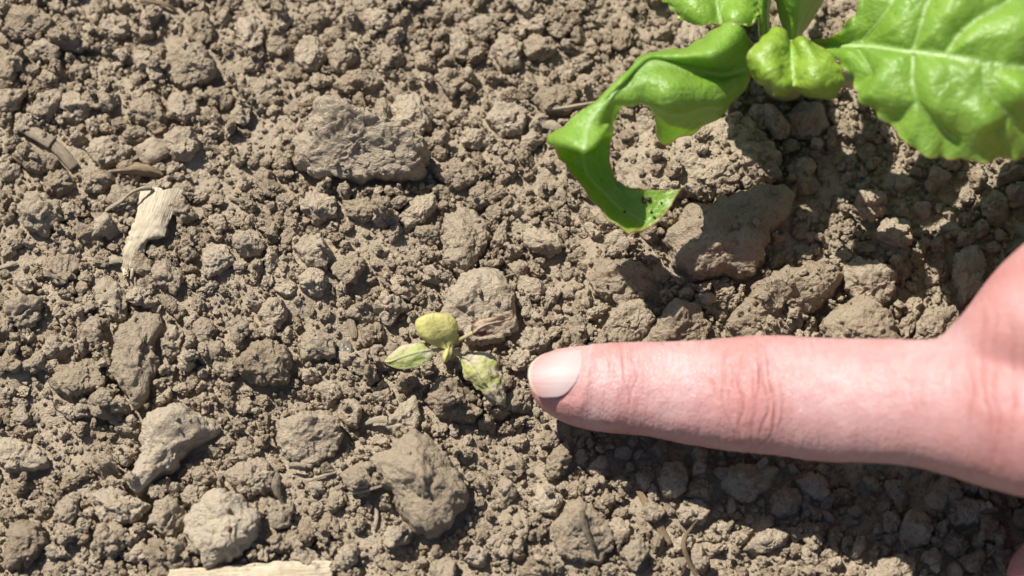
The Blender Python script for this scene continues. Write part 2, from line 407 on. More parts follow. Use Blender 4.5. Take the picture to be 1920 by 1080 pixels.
# ------------------------------------------------------------------ large clods, each with its own outline
# (outline in photograph pixels, height factor, roughness, material, label)
CLODS = [
 ([(302,105),(318,85),(345,68),(372,68),(385,85),(402,115),(405,125),(385,140),(345,152),(315,140),(303,125)], .62, .35, 1, 'pale angular clod with smooth facets, above a row of three smaller clods'),
 ([(240,205),(250,175),(268,160),(295,165),(303,190),(303,215),(280,225),(255,225)], .6, .8, 0, 'pitted clod at one end of the row of three below the pale faceted clod'),
 ([(304,185),(320,165),(345,155),(368,175),(368,195),(340,215),(312,205)], .6, .7, 0, 'middle clod in the row of three below the pale faceted clod'),
 ([(375,165),(390,148),(420,150),(435,170),(425,188),(395,190)], .6, .9, 0, 'crumbly clod ending the row of three beside the pale faceted clod'),
 ([(555,290),(580,245),(590,215),(640,205),(690,215),(720,235),(760,258),(803,280),(805,300),(785,325),(720,335),(640,328),(580,320)], .62, .85, 1, 'large long wedge-shaped clod with rough ridged top and undercut edge'),
 ([(732,185),(745,165),(780,160),(805,200),(808,225),(780,255),(750,245),(734,225)], .6, .6, 1, 'upright clod with a cracked side behind the long wedge-shaped clod'),
 ([(706,180),(722,175),(728,205),(728,235),(712,240),(700,225)], .8, .6, 0, 'narrow slab of soil split off the cracked upright clod'),
 ([(825,440),(830,400),(870,388),(915,405),(920,430),(900,470),(870,505),(840,495),(833,465)], .55, .95, 1, 'pale rough clod standing just behind the one that shelters the seedling'),
 ([(822,580),(835,545),(865,510),(900,498),(940,512),(965,545),(966,600),(950,625),(905,640),(870,635),(845,600)], .58, .5, 1, 'big rounded clod that the wilted seedling grows against'),
 ([(30,390),(50,362),(75,356),(110,375),(115,405),(85,435),(50,425)], .6, .5, 0, 'angular grey clod beyond the brown husk, left of the bleached straw flake'),
 ([(155,270),(170,248),(215,245),(240,265),(225,290),(185,300)], .6, .7, 0, 'oval clod between the jointed stalk and the smooth pale pebble'),
 ([(20,285),(40,272),(85,275),(110,295),(95,315),(50,312)], .6, .7, 0, 'long low clod lying under the jointed grey stalk'),
 ([(303,255),(325,232),(360,235),(372,265),(350,290),(325,290)], .6, .9, 0, 'lumpy clod right beside the smooth pale pebble'),
 ([(72,330),(90,312),(125,315),(133,340),(110,355),(80,352)], .65, .8, 0, 'round clod below the end of the jointed stalk'),
 ([(147,325),(165,310),(195,310),(205,330),(185,350),(155,348)], .65, .8, 0, 'small round clod touching the pointed end of the brown husk'),
 ([(430,440),(445,425),(475,425),(495,450),(485,475),(450,472)], .65, .4, 0, 'rounded clod next to the flat three-cornered clod'),
 ([(378,465),(378,510),(390,515),(440,485),(425,455),(395,450)], .5, .25, 1, 'flat three-cornered clod with a smooth top beside the bleached straw flake'),
 ([(550,460),(570,435),(600,438),(625,470),(610,500),(575,495)], .6, .7, 0, 'rounded clod between the three-cornered clod and the pale rough one'),
 ([(620,495),(640,470),(672,460),(682,490),(665,520),(640,522)], .6, .9, 1, 'pale knobbly clod with a hair-thin root on top'),
 ([(560,375),(590,350),(632,365),(625,400),(585,410)], .6, .8, 0, 'knobbly clod under the tail of the long wedge-shaped clod'),
 ([(640,368),(690,366),(705,388),(690,404),(652,400)], .6, .9, 0, 'low broken clod in the shade of the long wedge-shaped clod'),
 ([(745,395),(780,358),(815,350),(820,375),(795,400),(760,420)], .6, .8, 0, 'slanting clod over a dark hollow, off the wedge-shaped clod point'),
 ([(812,305),(850,288),(890,310),(895,330),(850,345),(820,325)], .6, .8, 0, 'clod lying off the blunt tip of the wedge-shaped clod'),
 ([(170,535),(195,515),(225,530),(240,570),(228,600),(205,590),(180,580)], .55, .6, 0, 'upright oval clod below the frayed end of the bleached straw flake'),
 ([(205,690),(210,655),(225,610),(255,580),(300,578),(305,600),(285,640),(290,670),(280,700),(275,740),(250,760),(235,730),(215,715)], .5, .7, 0, 'long crooked clod lying above the smooth bent one'),
 ([(300,630),(315,600),(340,620),(342,645),(320,670),(304,658)], .65, .7, 0, 'egg-shaped clod tucked against the long crooked clod'),
 ([(480,580),(500,550),(525,555),(535,580),(520,605),(495,605)], .65, .8, 0, 'round crumbly clod above the domed clod'),
 ([(432,685),(460,650),(500,630),(535,645),(542,680),(535,710),(490,712),(450,700)], .6, .4, 0, 'domed clod with a clean flat underside and a dark gap below'),
 ([(552,650),(565,615),(600,605),(630,630),(625,660),(600,660),(567,670)], .55, .95, 0, 'lumpy broken clod beside the clear quartz grain'),
 ([(232,900),(238,870),(258,845),(255,810),(275,770),(310,755),(345,760),(400,780),(415,795),(395,815),(350,830),(325,865),(290,890),(260,918),(240,915)], .55, .12, 1, 'smooth bent clod shaped like a boot, one side in shade'),
 ([(513,810),(530,780),(565,762),(620,762),(640,785),(630,830),(580,868),(550,855),(520,830)], .55, .5, 1, 'broad flat-topped clod with a straw chip under its edge'),
 ([(697,860),(740,820),(775,800),(800,805),(830,840),(850,870),(870,900),(875,930),(850,975),(810,995),(780,985),(755,965),(740,930),(715,900)], .55, .3, 1, 'large smooth four-sided clod with two short straw stubs stuck in it'),
 ([(347,960),(360,945),(400,908),(450,925),(488,960),(485,985),(460,1020),(410,1055),(385,1058),(365,1030),(350,990)], .6, .35, 1, 'large pale pointed clod with a white fleck above the wide straw'),
 ([(270,970),(290,930),(310,915),(340,935),(345,965),(320,998),(285,990)], .65, .7, 0, 'humped clod beside the large pale pointed clod'),
 ([(158,920),(180,905),(210,900),(270,935),(255,955),(220,970),(180,965)], .5, .4, 0, 'broad flat clod below the toe of the boot-shaped clod'),
 ([(332,920),(350,900),(385,905),(380,930),(355,945)], .6, .6, 0, 'small oval clod between the boot-shaped clod and the pale pointed clod'),
 ([(420,880),(440,860),(490,850),(515,880),(505,910),(460,925),(430,905)], .6, .9, 0, 'crumbly mound beside the torn grey straw strip'),
 ([(-40,830),(0,808),(45,815),(78,835),(82,860),(50,868),(0,870)], .55, .4, 0, 'broad smooth clod lying by itself among fine crumbs, left of the boot-shaped clod'),
 ([(85,705),(110,680),(160,660),(195,680),(190,720),(140,735),(95,725)], .5, .5, 0, 'wide low clod left of the long crooked clod'),
 ([(720,790),(740,755),(775,730),(788,760),(780,800),(742,802)], .6, .7, 0, 'upright clod behind the large four-sided clod, a curled straw chip against it'),
 ([(795,740),(820,705),(860,705),(900,730),(905,760),(880,780),(830,770)], .6, 1.0, 0, 'crumbly clod under the torn drooping leaf of the seedling'),
 ([(945,735),(965,715),(993,722),(996,750),(975,760),(950,755)], .65, .5, 0, 'small smooth clod between the seedling and the fingertip'),
 ([(922,80),(935,45),(965,45),(980,70),(975,105),(945,118)], .6, .6, 0, 'upright oval clod left of the round clod beyond the curled beet leaf'),
 ([(980,65),(1000,48),(1035,55),(1042,80),(1020,98),(990,92)], .65, .6, 0, 'round clod standing beyond the curled beet leaf'),
 ([(912,210),(930,180),(965,178),(990,200),(980,235),(940,240)], .6, .6, 0, 'rounded clod beyond the pale straw sliver'),
 ([(995,170),(1020,150),(1060,148),(1085,170),(1065,195),(1020,200)], .55, .7, 0, 'clod with the pale straw sliver lying along its front'),
 ([(1160,300),(1190,262),(1250,250),(1310,225),(1390,200),(1440,240),(1470,280),(1440,320),(1380,340),(1330,358),(1250,360),(1180,345)], .32, 1.0, 0, 'wide crumbly mound under the bitten beet leaf'),
 ([(1253,430),(1290,395),(1330,370),(1400,345),(1470,340),(1497,360),(1490,395),(1450,430),(1440,465),(1415,510),(1395,522),(1360,500),(1310,515),(1265,485)], .5, .6, 0, 'huge smooth cracked clod half shaded by the bitten beet leaf'),
 ([(1345,620),(1360,590),(1410,540),(1450,500),(1520,485),(1580,490),(1582,510),(1560,550),(1520,575),(1510,610),(1450,630),(1390,640)], .55, 1.0, 0, 'large slanting crumbly clod just beyond the finger'),
 ([(1200,640),(1220,605),(1270,560),(1310,565),(1335,600),(1320,640),(1260,650)], .55, .5, 0, 'smooth pyramid-like clod beyond the middle of the finger'),
 ([(1105,510),(1130,480),(1180,480),(1225,500),(1220,540),(1165,560),(1115,540)], .5, .9, 0, 'low crumbly clod below the tip of the bitten leaf'),
 ([(1130,610),(1160,560),(1210,560),(1232,590),(1200,630),(1150,640)], .55, .8, 0, 'rugged clod beside the pyramid-like clod beyond the finger'),
 ([(1585,490),(1615,470),(1660,480),(1680,510),(1675,550),(1640,575),(1600,550),(1580,520)], .6, .25, 1, 'smooth rounded clod with one half sunlit, near the slanting crumbly clod'),
 ([(1540,610),(1570,560),(1620,545),(1665,580),(1700,640),(1650,660),(1550,650)], .55, .95, 0, 'crumbly clod pressed against the far side of the finger base'),
 ([(1720,620),(1740,570),(1795,560),(1812,600),(1775,640)], .55, .8, 0, 'clod in the notch between the finger base and the next knuckle'),
 ([(1790,510),(1800,460),(1840,440),(1860,480),(1850,530),(1815,560)], .55, .6, 0, 'sunlit clod in the gap between leaf shadow and knuckles'),
 ([(970,630),(985,605),(1020,600),(1035,625),(1015,650),(985,650)], .6, .6, 0, 'small clod just beyond the fingernail'),
 ([(1030,985),(1060,940),(1085,925),(1120,960),(1150,1000),(1140,1040),(1100,1050),(1050,1030)], .6, .5, 0, 'tent-shaped clod with a fibrous straw strip down its side'),
 ([(995,925),(1010,895),(1040,900),(1055,920),(1045,950),(1015,955)], .6, .7, 1, 'pale grey clod beside the tent-shaped clod'),
 ([(1022,870),(1040,825),(1065,820),(1072,850),(1050,885),(1027,890)], .65, .9, 0, 'upright oval clod below the fingertip'),
 ([(1235,890),(1250,855),(1285,850),(1295,880),(1280,915),(1250,915)], .6, .5, 0, 'smooth oval clod inside the shadow of the finger'),
 ([(1275,945),(1290,920),(1320,920),(1335,945),(1320,965),(1285,965)], .6, .5, 0, 'clod at the rim of the finger shadow, half of it sunlit'),
 ([(1400,1015),(1420,990),(1460,975),(1490,985),(1480,1005),(1430,1025)], .6, .5, 0, 'tilted flat clod just outside the finger shadow'),
 ([(1450,920),(1475,895),(1505,905),(1505,940),(1480,955),(1455,945)], .65, .8, 0, 'round cracked clod in the middle of the finger shadow'),
 ([(1340,870),(1400,850),(1470,860),(1450,900),(1400,925),(1370,905)], .5, .4, 0, 'broad dark block of soil directly beneath the finger'),
 ([(1630,1080),(1660,1040),(1700,1030),(1725,1045),(1710,1085),(1640,1100)], .6, .4, 0, 'long smooth clod at the shadow edge near the thumb'),
 ([(1780,925),(1850,930),(1885,945),(1840,972),(1800,975)], .6, .5, 0, 'wedge of soil with a sunlit rim under the knuckle'),
 ([(1480,200),(1510,170),(1550,175),(1560,215),(1530,240),(1490,235)], .55, .4, 0, 'smooth shaded clod under the small young beet leaf'),
 ([(1400,205),(1415,170),(1450,170),(1460,200),(1440,225),(1410,225)], .6, .6, 0, 'round clod under the beet stalks beside the crumbly mound'),
 ([(0,50),(20,10),(70,5),(100,30),(90,55),(40,70)], .55, .8, 0, 'broad crumbly clod, the outermost one beyond the long rootlet'),
 ([(45,80),(70,62),(105,70),(110,90),(80,105),(50,98)], .6, .6, 0, 'oval clod in front of the outermost crumbly clod'),
 ([(180,30),(200,12),(232,22),(238,50),(205,60),(185,50)], .6, .7, 0, 'small block-shaped clod near the tail of the long rootlet'),
 ([(345,50),(352,15),(385,10),(400,40),(390,65),(365,72)], .6, .5, 0, 'grey upright clod behind the pale faceted clod'),
 ([(550,90),(570,55),(600,58),(610,90),(590,118),(562,115)], .6, .8, 0, 'knobbly clod beyond the curved brown rootlet'),
 ([(612,85),(630,60),(660,65),(668,95),(645,125),(620,115)], .6, .8, 0, 'second knobbly clod beyond the curved brown rootlet'),
 ([(625,150),(650,122),(700,120),(718,140),(690,160),(650,165)], .5, .7, 0, 'low wide clod beyond the cracked upright clod'),
 ([(840,60),(855,40),(880,50),(885,85),(865,100),(842,85)], .6, .6, 0, 'oval clod among lumps beyond the rounded clod with the sliver'),
 ([(345,575),(330,600),(325,585),(300,560),(292,545),(315,548)], .6, .5, 0, 'thin slanting slab of soil above the egg-shaped clod'),
 ([(0,985),(25,960),(70,970),(75,1010),(40,1050),(5,1060)], .55, .6, 0, 'large rough clod beyond fine crumbs, left of the flat clod'),
 ([(185,1050),(200,1030),(222,1040),(226,1065),(205,1080),(188,1070)], .65, .3, 0, 'smooth round clod left of the wide straw'),
]
CLOD_R = np.random.default_rng(5)

RIDGE = {0: [(345,72),(390,112),(402,122)], 4: [(590,225),(690,240),(800,288)], 8: [(850,535),(905,520),(955,550)], 29: [(345,768),(290,810),(275,860),(248,905)],
         31: [(780,808),(795,880),(790,980)], 32: [(400,915),(455,960),(440,1010)], 27: [(450,680),(500,650),(530,660)], 48: [(1370,600),(1470,520),(1575,498)], 
         49: [(1285,570),(1270,600)], 57: [(1085,930),(1095,980)], 33: [(310,920),(305,960)], 30: [(530,800),(620,775)], 50: [(1110,510),(1210,505)]}
def hero_clod(poly, hf, rough, seed, sub, ridge=None):
    P = np.array([at(px, py, 4.0) for px, py in poly])[:, :2] * 1000.0   # mm
    c = (P.max(0) + P.min(0)) / 2
    # centroid, safer for bent shapes
    c = 0.5 * c + 0.5 * P.mean(0)
    rng = np.random.default_rng(seed)
    d, f = ico(sub)
    ang = np.arctan2(P[:, 1] - c[1], P[:, 0] - c[0]); rad = np.hypot(P[:, 0] - c[0], P[:, 1] - c[1])
    o = np.argsort(ang); ang, rad = ang[o], rad[o]
    dense_a = np.linspace(-np.pi, np.pi, 181)[:-1]
    # straight-edged outline: intersect each direction with the polygon
    R = np.zeros(180)
    n = len(P)
    for k, a in enumerate(dense_a):
        dx, dy = math.cos(a), math.sin(a); best = 0.0
        for q in range(n):
            ax, ay = P[q] - c; bx, by = P[(q + 1) % n] - c
            den = dx * (by - ay) - dy * (bx - ax)
            if abs(den) < 1e-9: continue
            t = (ax * (by - ay) - ay * (bx - ax)) / den; s = (ax * dy - ay * dx) / den
            if t > 0 and -1e-6 <= s <= 1 + 1e-6: best = max(best, t)
        R[k] = best if best > 0 else np.interp(a, ang, rad, period=2 * np.pi)
    R = (np.roll(R, 1) + 2 * R + np.roll(R, -1)) / 4
    ca_, sa_ = np.cos(dense_a), np.sin(dense_a)
    R = R * (1 + 0.10 * fbm(np.stack([ca_ * 2.6, sa_ * 2.6, np.full(180, seed)], 1), 2, seed) + 0.07 * fbm(np.stack([ca_ * 7, sa_ * 7, np.full(180, seed)], 1), 2, seed + 1))
    th = np.arctan2(d[:, 1], d[:, 0])
    Rt = np.interp(th, dense_a, R, period=2 * np.pi)
    size = math.sqrt(max(1e-6, 0.5 * abs(np.dot(P[:, 0], np.roll(P[:, 1], 1)) - np.dot(P[:, 1], np.roll(P[:, 0], 1)))) / math.pi)
    hgt = size * hf * 1.8
    # facets from random tilted planes, most of them on the upper side
    nf = 9
    nr = rng.normal(size=(nf, 3)); nr[:, 2] = np.abs(nr[:, 2]) + 0.35; nr /= np.linalg.norm(nr, axis=1)[:, None]
    off = rng.uniform(0.55, 0.92, nf)
    p_ = 18.0
    acc = np.ones(len(d))
    for k in range(nf):
        acc += np.clip(d @ nr[k] / off[k], 0, None) ** p_
    fr = acc ** (-1.0 / p_)
    horiz = np.hypot(d[:, 0], d[:, 1])
    hz = horiz ** 0.72
    V = np.stack([np.cos(th) * Rt * hz, np.sin(th) * Rt * hz, np.sign(d[:, 2]) * np.abs(d[:, 2]) ** 0.9 * hgt], 1)
    mixf = np.clip(np.abs(d[:, 2]) * 1.5, 0.25, 1.0)
    V *= (1 - mixf * (1 - fr))[:, None]
    if ridge is not None:
        Lr = np.array([at(px, py, 4.0) for px, py in ridge])[:, :2] * 1000.0 - c
        dr = np.full(len(V), 1e9)
        for a_, b_ in zip(Lr[:-1], Lr[1:]):
            ab = b_ - a_; t_ = np.clip(((V[:, :2] - a_) @ ab) / (ab @ ab), 0, 1)
            dr = np.minimum(dr, np.hypot(*(V[:, :2] - a_ - t_[:, None] * ab).T))
        k_ = np.clip(1.22 - 0.85 * dr / size, 0.3, 1.25)
        V[:, 2] = np.where(V[:, 2] > 0, V[:, 2] * k_, V[:, 2])
    q = V + rng.uniform(-50, 50, 3)
    sc = size / 5.0
    nrm = d * np.array([1, 1, 1.0])
    q = q + 0.8 * np.stack([fbm(q / 1.6, 2, seed + 31), fbm(q / 1.6, 2, seed + 32), fbm(q / 1.6, 2, seed + 33)], 1)
    disp = 0.8 * sc * fbm(q / (3.4 * sc), 3, seed) + 0.5 * (np.abs(fbm(q / (2.2 * sc), 3, seed + 9)) * -1.8 + 0.3)
    disp += (0.12 + rough) * (0.72 * (crumbs_bump(q / 2.3, seed + 3) - 0.55) * np.clip(0.5 + 1.6 * fbm(q / 4.5, 2, seed + 21), 0.05, 1.3) + 0.36 * (crumbs_bump(q / 1.15, seed + 5) - 0.5))
    disp += 0.26 * fbm(q / 0.8, 2, seed + 7) + 0.12 * (crumbs_bump(q / 0.62, seed + 8) - 0.5)
    pits = np.clip(fbm(q / 1.9, 2, seed + 13) - 0.38, 0, None) * 1.6
    disp -= 0.18 * pits * (0.4 + rough)
    V = V + nrm * disp[:, None]
    return c, V * MM, f, size, hgt

hero_info = []
unit_sources = []
for k, (poly, hf, rough, mt, label) in enumerate(CLODS):
    P = np.array(poly); span = max(np.ptp(P[:, 0]), np.ptp(P[:, 1]))
    sub = 7 if span > 210 else (6 if span > 90 else 5)
    c, V, f, size, hgt = hero_clod(poly, hf, max(rough, 0.22), 100 + k * 7, sub, RIDGE.get(k))
    gzv = hq(c[0] * MM, c[1] * MM, size * 0.6 * MM)
    z = gzv + hgt * 0.46 * MM
    loc = np.array([c[0] * MM, c[1] * MM, z])
    o = obj('soil_clod', mesh_from('soil_clod', V, f), M_PALE if mt else M_SOIL, None, loc)
    tag(o, label, 'soil clod', 'large soil clods')
    stamp(V[V[:, 2] > -0.2 * hgt * MM] + loc, 5 if rough >= 1.0 else 2)
    hero_info.append((loc, size, hgt))

# ------------------------------------------------------------------ unit lumps shared by the smaller clods and the crumbs
def unit_clod(seed, sub, rough):
    rng = np.random.default_rng(seed)
    d, f = ico(sub)
    nf = rng.integers(8, 14)
    nr = rng.normal(size=(nf, 3)); nr /= np.linalg.norm(nr, axis=1)[:, None]
    off = rng.uniform(0.5, 0.92, nf); p_ = rng.uniform(9, 18)
    acc = np.ones(len(d))
    for k in range(nf): acc += np.clip(d @ nr[k] / off[k], 0, None) ** p_
    V = d * (acc ** (-1.0 / p_))[:, None] * rng.uniform(0.82, 1.15, 3)
    q = V * 1.0 + rng.uniform(-50, 50, 3)
    q = q + 0.16 * np.stack([fbm(q * 2.2, 2, seed + 31), fbm(q * 2.2, 2, seed + 32), fbm(q * 2.2, 2, seed + 33)], 1)
    disp = 0.34 * fbm(q * 1.35, 3, seed) - 0.16 * np.abs(fbm(q * 2.4, 3, seed + 2)) + 0.07 * fbm(q * 6.5, 2, seed + 2)
    disp += rough * (0.24 * (crumbs_bump(q * 1.9, seed + 3) - 0.5) + 0.15 * (crumbs_bump(q * 4.2, seed + 4) - 0.5))
    disp -= 0.35 * np.clip(fbm(q * 2.6, 2, seed + 6) - 0.3, 0, None)
    V = V + d * disp[:, None]
    return V / np.abs(V).max(1).mean() * 0.62, f
NUNIT = 18
UNITS = []
for k in range(NUNIT):
    V, f = unit_clod(900 + 13 * k, 5, (0.2, 0.6, 1.0, 0.8, 0.4, 1.1)[k % 6])
    me = mesh_from('soil_lump', V * MM, f); me.materials.append(M_SOIL)
    UNITS.append(me)

rng = np.random.default_rng(77)
def roll(x, y, steps, r):
    k = max(1, int(r / CELL * 0.8))
    j, i = hidx(x, y)
    for _ in range(steps):
        j = min(max(j, k), NYG - 1 - k); i = min(max(i, k), NXG - 1 - k)
        gx = H[j, i + k] - H[j, i - k]; gy = H[j + k, i] - H[j - k, i]
        s = 2 * k * CELL
        if gx * gx + gy * gy < (0.55 * s) ** 2: break
        g = math.hypot(gx, gy)
        i -= int(round(gx / g * k)); j -= int(round(gy / g * k))
    j = min(max(j, 0), NYG - 1); i = min(max(i, 0), NXG - 1)
    return GX0 + (i + 0.5) * CELL, GY0 + (j + 0.5) * CELL, j, i
def dome(x, y, zc, r, rz):
    k = int(r / CELL) + 1
    j, i = hidx(x, y)
    j0, j1, i0, i1 = max(0, j - k), min(NYG, j + k + 1), max(0, i - k), min(NXG, i + k + 1)
    dd = ((HX[j0:j1, i0:i1] - x) ** 2 + (HY[j0:j1, i0:i1] - y) ** 2) / (r * r)
    t = zc + rz * np.sqrt(np.clip(1 - dd, 0, 1))
    w = H[j0:j1, i0:i1]
    H[j0:j1, i0:i1] = np.where(dd < 1, np.maximum(w, t), w)

LANDMARKS = [(350,110,'the pale faceted clod'),(272,192,'the pitted clod'),(690,285,'the long wedge-shaped clod'),(770,210,'the cracked upright clod'),(870,440,'the pale rough clod'),
 (895,560,'the seedling clod'),(70,395,'the angular grey clod'),(110,275,'the jointed stalk'),(286,284,'the smooth pebble'),(255,318,'the brown husk'),(290,430,'the wide bleached straw flake'),
 (405,482,'the three-cornered clod'),(580,470,'the rounded clod amid crumbs'),(205,555,'the upright oval clod'),(250,670,'the long crooked clod'),(490,675,'the domed clod'),(590,640,'the lumpy broken clod'),
 (645,655,'the quartz grain'),(320,830,'the boot-shaped clod'),(575,810,'the broad flat-topped clod'),(790,895,'the large four-sided clod'),(415,980,'the large pale pointed clod'),(310,955,'the humped clod'),
 (212,935,'the broad flat clod'),(465,885,'the crumbly mound by the torn strip'),(30,840,'the broad smooth clod'),(135,700,'the wide low clod'),(755,770,'the curled straw chip'),(850,740,'the torn drooping seedling leaf'),
 (765,668,'the spotted seedling leaf'),(1010,72,'the round clod beyond the curled leaf'),(948,80,'the upright oval clod beyond the curled leaf'),(948,208,'the rounded clod beyond the straw sliver'),(1080,198,'the straw sliver'),
 (1300,290,'the shaded crumbly mound'),(1375,430,'the huge cracked clod'),(1465,560,'the slanting crumbly clod'),(1270,605,'the pyramid-like clod'),(1165,520,'the tip of the bitten leaf'),(1635,520,'the half-sunlit smooth clod'),
 (1600,610,'the base of the finger'),(1820,500,'the knuckles'),(1085,1000,'the tent-shaped clod'),(1022,925,'the pale grey clod'),(1045,855,'the fingertip'),(1225,970,'the flat brown stalk'),(1290,1020,'the bent rootlet'),
 (1400,880,'the dark block under the finger'),(1480,925,'the round shaded clod'),(1445,1000,'the tilted flat clod'),(1680,1060,'the clod near the thumb'),(1830,950,'the wedge with a sunlit rim'),
 (470,1070,'the wide flattened straw'),(562,193,'the curved rootlet'),(300,8,'the long rootlet'),(40,40,'the outermost crumbly clod'),(1500,210,'the beet heart'),(1750,300,'the big flat beet leaf'),(1600,330,'the wavy leaf margin'),(1560,420,'the leaf shadow'),(1700,430,'the lit gap in the leaf shadow'),(1200,120,'the curled leaf midrib'),(1100,60,'the drooping leaf margin'),(470,90,'the knobbly clods beyond the rootlet'),(700,60,'the low wide clod'),(10,500,'the bleached straw needle')]
count = 0; tries = 0; placed = []
while count < 300 - len(CLODS) and tries < 6000:
    tries += 1
    px, py = rng.uniform(-20, 1940), rng.uniform(-20, 1100)
    r = rng.uniform(1.5, 2.5) if rng.random() < 0.62 else rng.uniform(2.5, 3.7)
    p = at(px, py, 1.0)
    if py > 640 and py < 860 and px > 1000: continue
    k = max(1, int(r * MM * 0.8 / CELL)); j, i = hidx(p[0], p[1])
    if (BIG[max(0, j - k):j + k + 1, max(0, i - k):i + k + 1] > 0).mean() > 0.22: continue
    if any((p[0] - a) ** 2 + (p[1] - b) ** 2 < ((r + c_) * 0.85 * MM) ** 2 for a, b, c_ in placed): continue
    placed.append((p[0], p[1], r))
    o = obj('soil_clod', UNITS[rng.integers(NUNIT)])
    sxyz = r / 0.62 * rng.uniform(0.85, 1.2, 3) * 0.66
    o.scale = sxyz
    o.rotation_euler = rng.uniform(0, 6.28, 3)
    z = hq(p[0], p[1], r * 0.5 * MM) + r * 0.45 * MM
    o.location = (p[0], p[1], z)
    lm = [q[2] for q in sorted(LANDMARKS, key=lambda q: (q[0] - px) ** 2 + (q[1] - py) ** 2)[:2]]
    kind_ = 'tiny' if r < 1.85 else ('small' if r < 2.5 else 'medium')
    lb = kind_ + ' soil lump near ' + lm[0] + ' and ' + lm[1]
    if len(lb.split()) > 16: lb = kind_ + ' soil lump lying close to ' + lm[0]
    tag(o, lb, 'soil clod', 'small soil lumps')
    dome(p[0], p[1], z, r * 0.95 * MM, r * 0.9 * MM)
    BIG[max(0, j - k // 2):j + k // 2 + 1, max(0, i - k // 2):i + k // 2 + 1] = 3
    unit_sources.append(o)
    count += 1

# ------------------------------------------------------------------ sheets: leaves, straw, husks from a grid of control points
def cr(P, n):
    """Catmull-Rom resample of P along its first axis"""
    m = len(P)
    E = np.concatenate([2 * P[:1] - P[1:2], P, 2 * P[-1:] - P[-2:-1]], 0)
    t = np.linspace(0, m - 1, n); k = np.minimum(t.astype(int), m - 2); u = (t - k)
    u = u.reshape((-1,) + (1,) * (P.ndim - 1))
    a, b, c, d = E[k], E[k + 1], E[k + 2], E[k + 3]
    return 0.5 * ((2 * b) + (c - a) * u + (2 * a - 5 * b + 4 * c - d) * u ** 2 + (3 * b - a - 3 * c + d) * u ** 3)

def seg_dist(Q, line):
    best = np.full(len(Q), 1e9)
    for a, b in zip(line[:-1], line[1:]):
        a = np.array(a, float); b = np.array(b, float); ab = b - a
        t = np.clip(((Q - a) @ ab) / (ab @ ab), 0, 1)
        best = np.minimum(best, np.hypot(*(Q - a - t[:, None] * ab).T))
    return best

